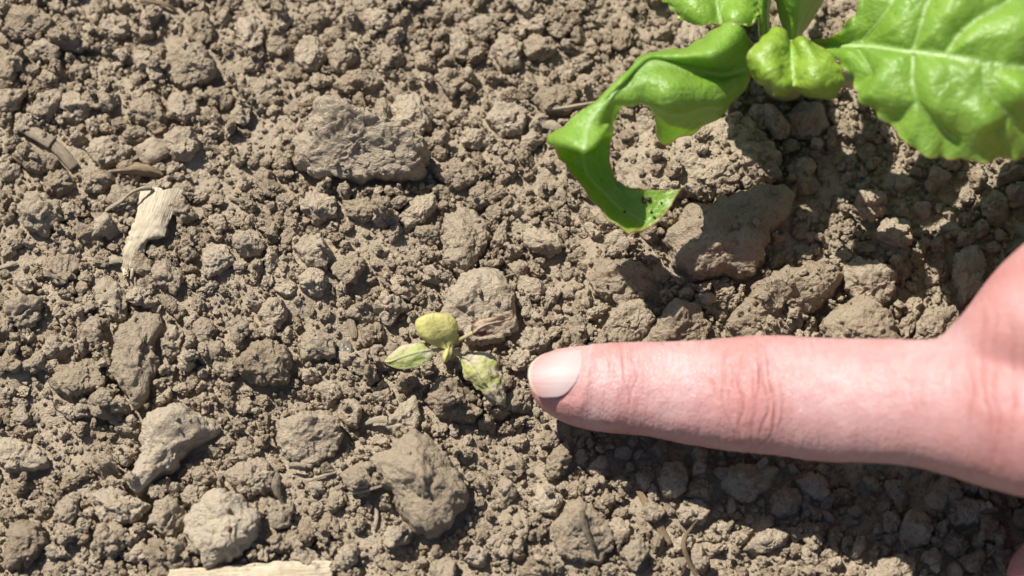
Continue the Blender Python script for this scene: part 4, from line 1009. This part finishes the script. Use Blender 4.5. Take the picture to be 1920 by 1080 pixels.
o['label'] = 'leaf with a wavy lower margin drooping over the curled leaf'
# two upright stalks widening into blades that rise out of view
def stalk_blade(rows, label, seed):
    o, _ = sheet('leaf_stalk', rows, 70, 44, M_STEM, beet, LZ, 1.1, midrib=0.5, mid_w=9.0, rough=0.12, rseed=seed, edge_w=0)
    o['label'] = label
stalk_blade([[(1426,100,14),(1434,102,18),(1443,100,14)], [(1423,70,19),(1432,72,24),(1442,70,19)], [(1421,30,24),(1431,32,29),(1443,30,24)], [(1419,-20,30),(1432,-18,35),(1447,-20,30)], [(1405,-90,36),(1430,-85,41),(1456,-90,36)], [(1380,-200,44),(1425,-195,48),(1470,-200,44)], [(1400,-300,46),(1420,-300,48),(1440,-300,46)]], 'upright green leaf stalk at the heart of the plant', 41)
stalk_blade([[(1474,95,14),(1485,98,18),(1497,95,14)], [(1472,68,19),(1486,70,25),(1502,68,19)], [(1462,35,25),(1492,36,30),(1525,35,23)], [(1454,0,30),(1498,2,36),(1546,0,28)], [(1445,-50,36),(1510,-46,43),(1580,-50,35)], [(1450,-140,44),(1530,-135,50),(1620,-140,44)], [(1520,-270,50),(1560,-268,52),(1600,-270,50)]], 'broad upright leaf stalk flaring towards its blade', 43)
tube('petiole', [(1378,50,34),(1392,78,28),(1410,105,20),(1440,130,9)], [1.2, 1.4, 1.6, 1.8], M_PINK, beet)[0]['label'] = 'thin pinkish stalk of the drooping leaf'
tube('petiole', [(1470,140,10),(1530,146,16),(1580,150,20),(1622,148,23),(1680,150,26),(1740,160,26)], [1.6, 1.5, 1.45, 1.4, 1.3, 1.0], M_PINK, beet)[0]['label'] = 'pale stalk reaching out under the big flat leaf'
tube('petiole', [(1468,140,8),(1440,130,20),(1410,125,30)], [1.9, 1.7, 1.4], M_STEM, beet)
tube('petiole', [(1475,135,8),(1500,105,22),(1535,88,31)], [2.0, 1.8, 1.6], M_STEM, beet)
tube('petiole', [(1472,138,8),(1480,105,26),(1484,85,36)], [1.6, 1.4, 1.0], M_STEM, beet)
tube('root_crown', [(1472,150,-6),(1472,145,4),(1472,140,12),(1472,132,18)], [4.5, 4.6, 3.8, 2.4], M_PINK, beet, seg=14)
for k, (px, py, z, r) in enumerate([(1206,372,16.6,.42),(1216,374,16.6,.5),(1208,378,16.6,.4),(1171,397,16.6,.28),(1222,398,16.6,.3),(1285,214,22.6,.3),(1160,356,16.6,.2),(1240,380,16.6,.22)]):
    d_, f_ = ico(2); V_ = d_ * (r * (1 + .3 * fbm(d_ * 1.5 + k, 2, k)))[:, None] * MM
    o = obj('soil_speck', mesh_from('soil_speck', V_, f_), M_DARK, beet, at(px, py, z + LZ + 0.1) - np.array(beet.location))

# ------------------------------------------------------------------ the wilted seedling
sz = gz_at(842, 655, 0.002)
seed = empty('seedling', at(845, 668, sz), 'small wilted seedling with yellowed leaves beside the fingertip', 'seedling')
b = max(sz, 3.0)
tube('stem', [(846,672,b - 3),(845,662,b + 1.5),(842,652,b + 4),(838,645,b + 5.5)], [.9, .75, .6, .45], M_SEEDSTEM, seed)
o, _ = sheet('leaf', [
 [(834,655,b+5.5),(837,656,b+5.6),(839,654,b+5.6),(841,652,b+5.6),(843,649,b+5.5)],
 [(806,645,b+6.4),(822,648,b+6.5),(834,644,b+6.3),(845,640,b+6.5),(856,640,b+6.2)],
 [(786,630,b+7.6),(806,636,b+8.3),(826,629,b+7.9),(846,622,b+8.3),(859,622,b+7.2)],
 [(778,614,b+8.4),(798,618,b+9.3),(818,613,b+9.0),(840,606,b+9.2),(857,603,b+8.0)],
 [(780,600,b+8.8),(795,600,b+9.8),(811,598,b+9.6),(830,594,b+9.6),(846,591,b+8.6)],
 [(792,592,b+9),(802,588,b+9.5),(813,586,b+9.6),(825,586,b+9.4),(836,588,b+8.8)]], 50, 46, M_WILT, seed, 0, 0.16,
 midrib=0.5, mid_w=1.5, rseed=3, edge_w=0.02)
o['label'] = 'round yellow-green leaf'
o, _ = sheet('leaf', [
 [(806,655,b+4.8),(810,657,b+4.9),(813,660,b+4.8)], [(790,646,b+5.2),(799,658,b+5.6),(806,672,b+4.8)], [(766,645,b+5),(776,662,b+5.8),(788,684,b+4.4)],
 [(745,655,b+4.4),(752,670,b+5),(764,691,b+3.8)], [(730,668,b+3.8),(735,677,b+4.2),(742,690,b+3.4)], [(720,677,b+3.4),(721,679,b+3.4),(723,682,b+3.4)]], 50, 34, M_SPOT, seed, 0, 0.16,
 midrib=0.5, mid_w=1.8, quilt=0.3, qs=9.0, rseed=5, edge_w=0.03, rough=0.1)
o['label'] = 'pointed yellow leaf with white bleached spots'
tube('petiole', [(840,650,b+4.5),(825,655,b+4.8),(808,657,b+4.9)], [.4, .4, .35], M_SEEDSTEM, seed)
o, _ = sheet('leaf', [
 [(838,650,b+5.4),(842,648,b+5.6),(848,650,b+5.4)], [(832,660,b+6),(840,660,b+6.4),(848,662,b+5.9)], [(829,670,b+6),(836,671,b+6.3),(843,673,b+5.8)], [(830,677,b+5.6),(833,679,b+5.7),(836,680,b+5.5)]], 26, 16, M_WILT, seed, 0, 0.2,
 midrib=0.5, mid_w=1.2, rseed=7, edge_w=0.04)
o['label'] = 'tiny green unopened leaf'
o, _ = sheet('leaf', [
 [(862,668,b+2.4),(865,667,b+2.6),(868,666,b+2.4)], [(866,688,b+2),(884,676,b+3.6),(905,660,b+3.4)], [(872,705,b+1.6),(898,694,b+4.2),(932,676,b+3.0)],
 [(892,722,b+1.2),(912,716,b+3.6),(940,703,b+2.0)], [(908,738,b+.6),(926,735,b+2.6),(947,727,b+1.0)], [(930,754,b+0.2),(938,755,b+1.2),(948,750,b+.2)], [(944,764,b-.2),(946,765,b),(949,764,b-.2)]], 60, 44, M_TORN, seed, 0, 0.16,
 midrib=0.45, mid_w=1.8, quilt=0.3, qs=12.0, rseed=11, edge_w=0.03, rough=0.45, ruffle=0.3, ruffle_f=4.0, notch=0.10)
o['label'] = 'drooping torn leaf, half green and half dried'
tube('petiole', [(846,656,b+3.5),(854,660,b+3.2),(866,668,b+2.4)], [.5, .5, .45], M_SEEDSTEM, seed)
o, _ = sheet('leaf', [
 [(886,622,b+8.5),(888,625,b+8.7),(890,628,b+8.5)], [(890,607,b+10),(900,614,b+10.5),(908,630,b+8.9)], [(912,598,b+10.7),(917,607,b+10.7),(926,626,b+9.1)],
 [(938,592,b+10.7),(938,602,b+10.1),(938,617,b+9.3)], [(955,588,b+10.5),(955,597,b+10.1),(950,608,b+9.5)], [(963,584,b+10.5),(964,588,b+10.5),(964,595,b+10.3)]], 50, 34, M_DRY, seed, 0, 0.15,
 midrib=0.5, mid_w=1.5, quilt=0.3, qs=9.0, rseed=13, edge_w=0.05, rough=0.35, ruffle=0.15, ruffle_f=2.0)
o['label'] = 'brown shrivelled leaf with reddish edges'
tube('petiole', [(852,642,b+4.5),(868,634,b+6.6),(888,624,b+8.7)], [.38, .36, .45], M_SEEDSTEM, seed)

# ------------------------------------------------------------------ the hand
# index finger: far and near outline of the finger in the photograph and the height of its middle line
IDX = [ # px, py far edge, py near edge, z of axis (mm), half height (mm)
 (992,702,728,9.6,0.8),(995,692,738,9.6,2.0),(1003,680,754,9.6,3.5),(1018,668,768,9.8,5.0),(1040,659,783,10.0,6.2),(1070,653,795,10.4,6.9),(1110,650,805,11.0,7.3),
 (1160,647,811,11.9,7.5),(1210,645,815,12.8,7.6),(1260,644,825,13.8,7.8),(1320,642,836,15.1,8.4),(1380,637,845,16.6,9.2),(1430,634,849,18.2,9.4),(1500,634,858,20.6,9.2),
 (1570,638,865,23.2,9.2),(1640,640,866,26.0,9.5),(1700,640,869,28.6,10.0),(1760,642,884,31.4,11.0),(1830,650,905,34.8,12.0),(1900,655,925,38.0,12.6),(1990,655,940,41.5,12.8),(2100,650,945,45.0,12.5)]
HZ = 1.2
IDX = [(a_, b_, c_, 9.6 + (z_ - 9.6) * 0.90, h_) for a_, b_, c_, z_, h_ in IDX]
def finger_rings():
    A = []
    for px, p0, p1, z, h in IDX:
        a = at(px, p0, z + HZ); b_ = at(px, p1, z + HZ); c = (a + b_) / 2
        A.append([c[0], c[1], c[2], abs(a[1] - b_[1]) / 2 * 0.985, h * MM])
    A = np.array(A)
    s = np.concatenate([[0], np.cumsum(np.hypot(np.diff(A[:, 0]), 0.4 * np.diff(A[:, 3])))])
    t = np.linspace(0, s[-1], 150)
    return np.stack([np.interp(t, s, A[:, k]) for k in range(5)], 1), A
RINGS, IDXW = finger_rings()
for _ in range(3):
    RINGS[1:-1] = 0.25 * RINGS[:-2] + 0.5 * RINGS[1:-1] + 0.25 * RINGS[2:]
bmh = bmesh.new()
def loft(rings, seg=40):
    prev = None
    for (x, y, z, a, h) in rings:
        vs = []
        for s in range(seg):
            th = 2 * math.pi * s / seg
            cy, cz = math.cos(th), math.sin(th)
            ex = 0.92
            vs.append(bmh.verts.new((x, y + a * math.copysign(abs(cy) ** ex, cy), z + h * math.copysign(abs(cz) ** ex, cz))))
        if prev:
            for s in range(seg): bmh.faces.new((prev[s], prev[(s + 1) % seg], vs[(s + 1) % seg], vs[s]))
        else: bmh.faces.new(vs[::-1])
        prev = vs
    bmh.faces.new(prev)
loft(RINGS)
def chain(nodes, seg=22):
    """nodes: (px, py, z mm, radius mm); a smooth tapering closed tube with round ends"""
    P = np.array([at(p[0], p[1], p[2] + HZ - 1.8) for p in nodes]); r = np.array([p[3] for p in nodes]) * MM
    n = len(P) * 9
    P = cr(P, n); r = cr(r[:, None], n)[:, 0]
    T = np.gradient(P, axis=0); T /= np.linalg.norm(T, axis=1)[:, None]
    caps0 = [(P[0] - T[0] * r[0] * math.sin(a), r[0] * math.cos(a), T[0]) for a in np.linspace(1.45, 0.25, 6)]
    caps1 = [(P[-1] + T[-1] * r[-1] * math.sin(a), r[-1] * math.cos(a), T[-1]) for a in np.linspace(0.25, 1.45, 6)]
    items = caps0 + [(P[k], r[k], T[k]) for k in range(n)] + caps1
    prev = None; ref = np.array([0.31, 0.2, 0.93])
    for p, rr, tt in items:
        a = ref - tt * (ref @ tt); a /= np.linalg.norm(a); b_ = np.cross(tt, a); ref = a
        vs = [bmh.verts.new(p + rr * (a * math.cos(2 * math.pi * s / seg) + b_ * math.sin(2 * math.pi * s / seg))) for s in range(seg)]
        if prev:
            for s in range(seg): bmh.faces.new((prev[s], prev[(s + 1) % seg], vs[(s + 1) % seg], vs[s]))
        else: bmh.faces.new(vs[::-1])
        prev = vs
    bmh.faces.new(prev)
# metacarpals (back of the hand), knuckle to wrist, and the forearm
chain([(1900,770,37,11.5),(2050,790,42,12),(2300,760,52,13.5),(2650,690,64,16)])
chain([(2010,535,46,10.5),(2100,550,49,12),(2300,600,57,14.5),(2650,640,66,17)])
chain([(2080,380,45,9.8),(2160,410,48,11),(2370,500,55,14),(2680,580,64,16)])
chain([(2170,240,40,9),(2240,290,43,10.5),(2420,420,50,13),(2700,530,62,15)])
chain([(2050,700,38,11),(2250,640,46,14),(2450,600,52,16)])
chain([(2600,630,64,19),(2850,640,72,21),(3100,650,80,24)])
chain([(1835,672,32,7.5),(1900,645,38,10.5),(1980,620,43.5,12.2),(2080,625,47,13)])
# curled fingers: knuckle, middle joint by the ground, tip back under the palm
chain([(2010,530,46,10.3),(1952,580,40,10.2),(1897,645,30,9.8),(1855,710,17,9),(1900,745,11,8.4),(2000,730,13,7.8)])
chain([(2080,380,44,9.6),(2035,430,33,9.2),(2005,500,19,8.8),(2005,540,12,8.4),(2080,560,9,7.8),(2170,560,14,7.2)])
chain([(2170,240,39,8.4),(2135,290,28,8),(2125,350,16,7.6),(2130,375,12,7.2),(2180,400,10,6.8),(2250,410,14,6.4)])
# thumb, low and in the shade of the hand
chain([(2560,780,52,15),(2350,900,38,14.5),(2180,985,26,11.5),(2070,1030,16,10),(2000,1068,10.5,9.2),(1968,1088,8.5,7.8)])
bmesh.ops.recalc_face_normals(bmh, faces=bmh.faces)
me_h = bpy.data.meshes.new('hand_base'); bmh.to_mesh(me_h); bmh.free()
tmp = bpy.data.objects.new('hand_base', me_h); COL.objects.link(tmp)
rm = tmp.modifiers.new('join', 'REMESH'); rm.mode = 'VOXEL'; rm.voxel_size = 0.00055
bpy.context.view_layer.update()
ev = tmp.evaluated_get(bpy.context.evaluated_depsgraph_get())
hm = bpy.data.meshes.new_from_object(ev)
bpy.data.objects.remove(tmp); bpy.data.meshes.remove(me_h)
nvh = len(hm.vertices)
HV = np.zeros(nvh * 3, dtype=np.float32); hm.vertices.foreach_get('co', HV); HV = HV.reshape(-1, 3).astype(float)
E = np.zeros(len(hm.edges) * 2, dtype=np.int32); hm.edges.foreach_get('vertices', E); E = E.reshape(-1, 2)
deg = np.bincount(E.ravel(), minlength=nvh).astype(float)
def lap(V):
    out = np.zeros_like(V)
    for k in range(V.shape[1]):
        out[:, k] = np.bincount(E[:, 0], weights=V[E[:, 1], k], minlength=nvh) + np.bincount(E[:, 1], weights=V[E[:, 0], k], minlength=nvh)
    return out / deg[:, None] - V
on_tip = np.clip((at(1760, 640, 30)[0] - HV[:, 0]) / 0.012, 0, 1)
for k in range(26):
    L = lap(HV)
    lam = 0.5 if k % 2 == 0 else -0.515
    HV = HV + lam * L
for k in range(36):      # soften only the joins behind the finger
    HV = HV + 0.5 * (1 - on_tip)[:, None] * lap(HV)
bmf = bmesh.new(); hm.vertices.foreach_set('co', HV.astype(np.float32).ravel()); bmf.from_mesh(hm)
xa = at(1920, 700, 36)[0]
fc = np.interp(HV[:, 0], RINGS[:, 0], RINGS[:, 1]); fz = np.interp(HV[:, 0], RINGS[:, 0], RINGS[:, 2])
keep = (HV[:, 0] < xa) & (np.abs(HV[:, 1] - fc) < 0.0155) & (HV[:, 2] > fz - 0.006)
bmf.verts.ensure_lookup_table()
bmesh.ops.subdivide_edges(bmf, edges=[e for e in bmf.edges if keep[e.verts[0].index] and keep[e.verts[1].index]], cuts=1, use_grid_fill=True, smooth=0.0)
bmesh.ops.triangulate(bmf, faces=[f for f in bmf.faces if len(f.verts) > 4])
bmf.to_mesh(hm); bmf.free()
nvh = len(hm.vertices)
HV = np.zeros(nvh * 3, dtype=np.float32); hm.vertices.foreach_get('co', HV); HV = HV.reshape(-1, 3).astype(float)
E = np.zeros(len(hm.edges) * 2, dtype=np.int32); hm.edges.foreach_get('vertices', E); E = E.reshape(-1, 2)
deg = np.maximum(np.bincount(E.ravel(), minlength=nvh), 1).astype(float)
for k in range(6): HV = HV + (0.5 if k % 2 == 0 else -0.51) * lap(HV)
# finger coordinates of every vertex
sx = HV[:, 0]
cy_ = np.interp(sx, RINGS[:, 0], RINGS[:, 1]); cz_ = np.interp(sx, RINGS[:, 0], RINGS[:, 2]); ca_ = np.interp(sx, RINGS[:, 0], RINGS[:, 3]); ch_ = np.interp(sx, RINGS[:, 0], RINGS[:, 4])
PXV = np.interp(sx, IDXW[:, 0], [q[0] for q in IDX])
vv = (HV[:, 1] - cy_) / ca_; ww = (HV[:, 2] - cz_) / ch_
phi = np.arctan2(vv, ww)                         # 0 on the back of the finger
onidx = ((np.abs(vv) < 1.35) & (np.abs(ww) < 1.35)).astype(float)
rad = np.stack([0 * vv, vv / ca_, ww / ch_], 1); rad /= np.maximum(np.linalg.norm(rad, axis=1), 1e-9)[:, None]
crease = np.zeros(nvh); disp = np.zeros(nvh); red = np.zeros(nvh)
def add_crease(px0, bow, ext, depth, width, jit, sd, centre=0.0):
    global crease, disp
    q = phi - centre
    line = px0 + bow * q * q + jit * 6 * vnoise(np.stack([phi * 2.2, np.full(nvh, sd * 1.7), np.zeros(nvh)], 1), sd)
    d = (PXV - line) / 10.0                       # mm
    fade = np.clip(1.3 - np.abs(q) / ext, 0, 1) * onidx
    width = width * 0.75; depth = depth * 0.8
    brk = 0.55 + 0.6 * np.clip(0.5 + vnoise(np.stack([phi * 5.0, np.full(nvh, sd * 3.1), PXV / 60.0], 1), sd + 40), 0, 1)
    g = np.exp(-(d / width) ** 2) * fade * brk
    disp += -depth * g + 0.42 * depth * (np.exp(-((d - 2 * width) / (1.4 * width)) ** 2) + np.exp(-((d + 2 * width) / (1.4 * width)) ** 2)) * fade
    crease = np.maximum(crease, g * min(1.0, depth / 0.3))
for a in [(1347,26,1.0,.20,.42,1.0,1,-.1),(1362,20,.55,.16,.36,1.3,2,-.1),(1376,16,.8,.22,.40,1.6,3,-.25),(1392,9,.45,.2,.38,1.8,4,-.1),(1408,4,.7,.22,.42,1.6,5,-.2),
          (1424,-10,.9,.26,.42,1.4,6,-.3),(1440,-22,1.1,.24,.42,1.0,7,-.35),(1456,-26,.7,.14,.38,1.0,8,-.4),(1331,30,.6,.10,.36,1.0,9,.1),
          (1140,14,.8,.12,.34,1.0,11,.1),(1156,8,.6,.14,.32,1.4,12,.05),(1172,-4,.9,.20,.36,1.2,13,0),(1186,-10,.7,.13,.34,1.0,14,-.05),(1200,-14,.6,.08,.32,1.0,15,0),
          (1215,-10,.5,.06,.3,1,16,.1),(1255,4,.5,.05,.3,1,17,0),(1290,4,.5,.05,.3,1,18,0),
          (1795,8,.8,.14,.6,1.5,21,-.1),(1822,4,.9,.20,.7,1.6,22,0),(1846,-2,.9,.22,.7,1.8,23,-.1),(1872,-8,.8,.18,.7,1.6,24,.1),(1898,-8,.7,.14,.7,1.5,25,0),(1770,8,.6,.08,.6,1.5,26,.1)]:
    add_crease(*a)
dors = np.clip(np.cos(phi), 0, 1)
disp += 0.35 * np.exp(-((PXV - 1400) / 42) ** 2) * dors * onidx + 0.18 * np.exp(-((PXV - 1165) / 26) ** 2) * dors * onidx
ridge_ = np.stack([PXV / 10.0 / 0.75, phi * 1.3, np.zeros(nvh)], 1)
disp += (0.035 + 0.06 * np.exp(-((PXV - 1400) / 70) ** 2) + 0.05 * np.exp(-((PXV - 1165) / 50) ** 2)) * fbm(ridge_, 2, 75) * onidx * (PXV > 1112)
disp += 0.13 * fbm(HV / MM / 3.4, 3, 71) + 0.22 * fbm(HV / MM / 9.0, 2, 72)
red = np.clip(0.85 * np.exp(-((PXV - 1398) / 55) ** 2) * np.clip(np.cos(phi), 0, 1) * onidx + 0.35 * np.exp(-((PXV - 1168) / 34) ** 2) * onidx
              + 0.8 * np.exp(-((PXV - 1850) / 90) ** 2) * np.clip(np.cos(phi), 0, 1) + 0.45 * np.clip((1110 - PXV) / 80, 0, 1)
              + 0.35 * np.clip(-vv * onidx - 0.25, 0, 1) + 0.25 * fbm(HV / MM / 8.0, 2, 73), 0, 1)
red = np.where(onidx > 0, red, np.clip(0.55 + 0.3 * fbm(HV / MM / 10, 2, 74), 0, 1))
# the nail sits in a shallow bed: flatten the back of the fingertip
NS0, NS1 = 989.0, 1102.0
bed = np.clip((1098 - PXV + 14 * (phi - 0.145)) / 14, 0, 1) * np.clip((0.92 - np.abs(phi - 0.145)) / 0.22, 0, 1) * onidx
disp -= 0.30 * bed
rim = np.exp(-((PXV - 1099 - 14 * (phi - 0.145)) / 9) ** 2) * np.clip((1.15 - np.abs(phi - 0.145)) / 0.3, 0, 1) * onidx
disp += 0.30 * rim
HV = HV + np.where(onidx[:, None] > 0, rad, 0) * (disp * MM)[:, None]
hb = at(1060, 720, 2)
HV -= hb
hm.vertices.foreach_set('co', HV.astype(np.float32).ravel())
hm.polygons.foreach_set('use_smooth', np.ones(len(hm.polygons), dtype=bool))
add_attr(hm, 'red', red); add_attr(hm, 'crease', crease)
hm.materials.clear(); hm.update(); hm.name = 'hand'
hand = obj('hand', hm, M_SKIN, None, hb)
tag(hand, 'bare hand pointing at the seedling with outstretched index finger', 'hand')

# fingernail: a curved plate with rounded cuticle end and a free edge over the fingertip
nu_, nv_ = 60, 44
NV = []; al = []
for a in range(nu_):
    s = a / (nu_ - 1)
    for c in range(nv_):
        q = c / (nv_ - 1) * 2 - 1
        left = np.interp(q, [-1, -.9, -.75, -.5, -.2, .1, .35, .6, .8, .93, 1], [1022, 1009, 1001, 994, 990, 991, 996, 1006, 1018, 1031, 1044])
        right = np.interp(q, [-1, -.93, -.8, -.5, -.1, .3, .7, .9, 1], [1040, 1054, 1064, 1078, 1087, 1094, 1100, 1102, 1098])
        px = left + s * (right - left)
        x = np.interp(px, [k[0] for k in IDX], IDXW[:, 0]) if px >= 992 else IDXW[0, 0] - (992 - px) * 1e-4
        ph = 0.16 + q * 0.75
        P0 = 1072.0
        g0 = [np.interp(np.interp(P0, [k[0] for k in IDX], IDXW[:, 0]), RINGS[:, 0], RINGS[:, k]) for k in (1, 2, 3, 4)]
        y0, z0, aa, hh = g0
        t_ = (px - P0) / 80.0
        z0 = z0 + 0.0009 * t_ - 0.00085 * t_ * t_
        zt = z0 + (hh - 0.00010) * math.cos(ph) - 0.0001
        y = y0 + aa * 0.955 * math.sin(ph) * (1 + 0.03 * t_)
        NV.append((x, y, zt)); al.append(s)
NV = np.array(NV) - hb
idx = (np.arange(nu_ - 1)[:, None] * nv_ + np.arange(nv_ - 1)[None, :]).ravel()
nm = mesh_from('fingernail', NV, np.stack([idx, idx + nv_, idx + nv_ + 1, idx + 1], 1))
add_attr(nm, 'along', np.array(al))
if nm.polygons[len(nm.polygons) // 2].normal.z < 0: nm.flip_normals()
nail = obj('fingernail', nm, M_NAIL, hand)
sm = nail.modifiers.new('thickness', 'SOLIDIFY'); sm.thickness = 0.0005; sm.offset = 0.0
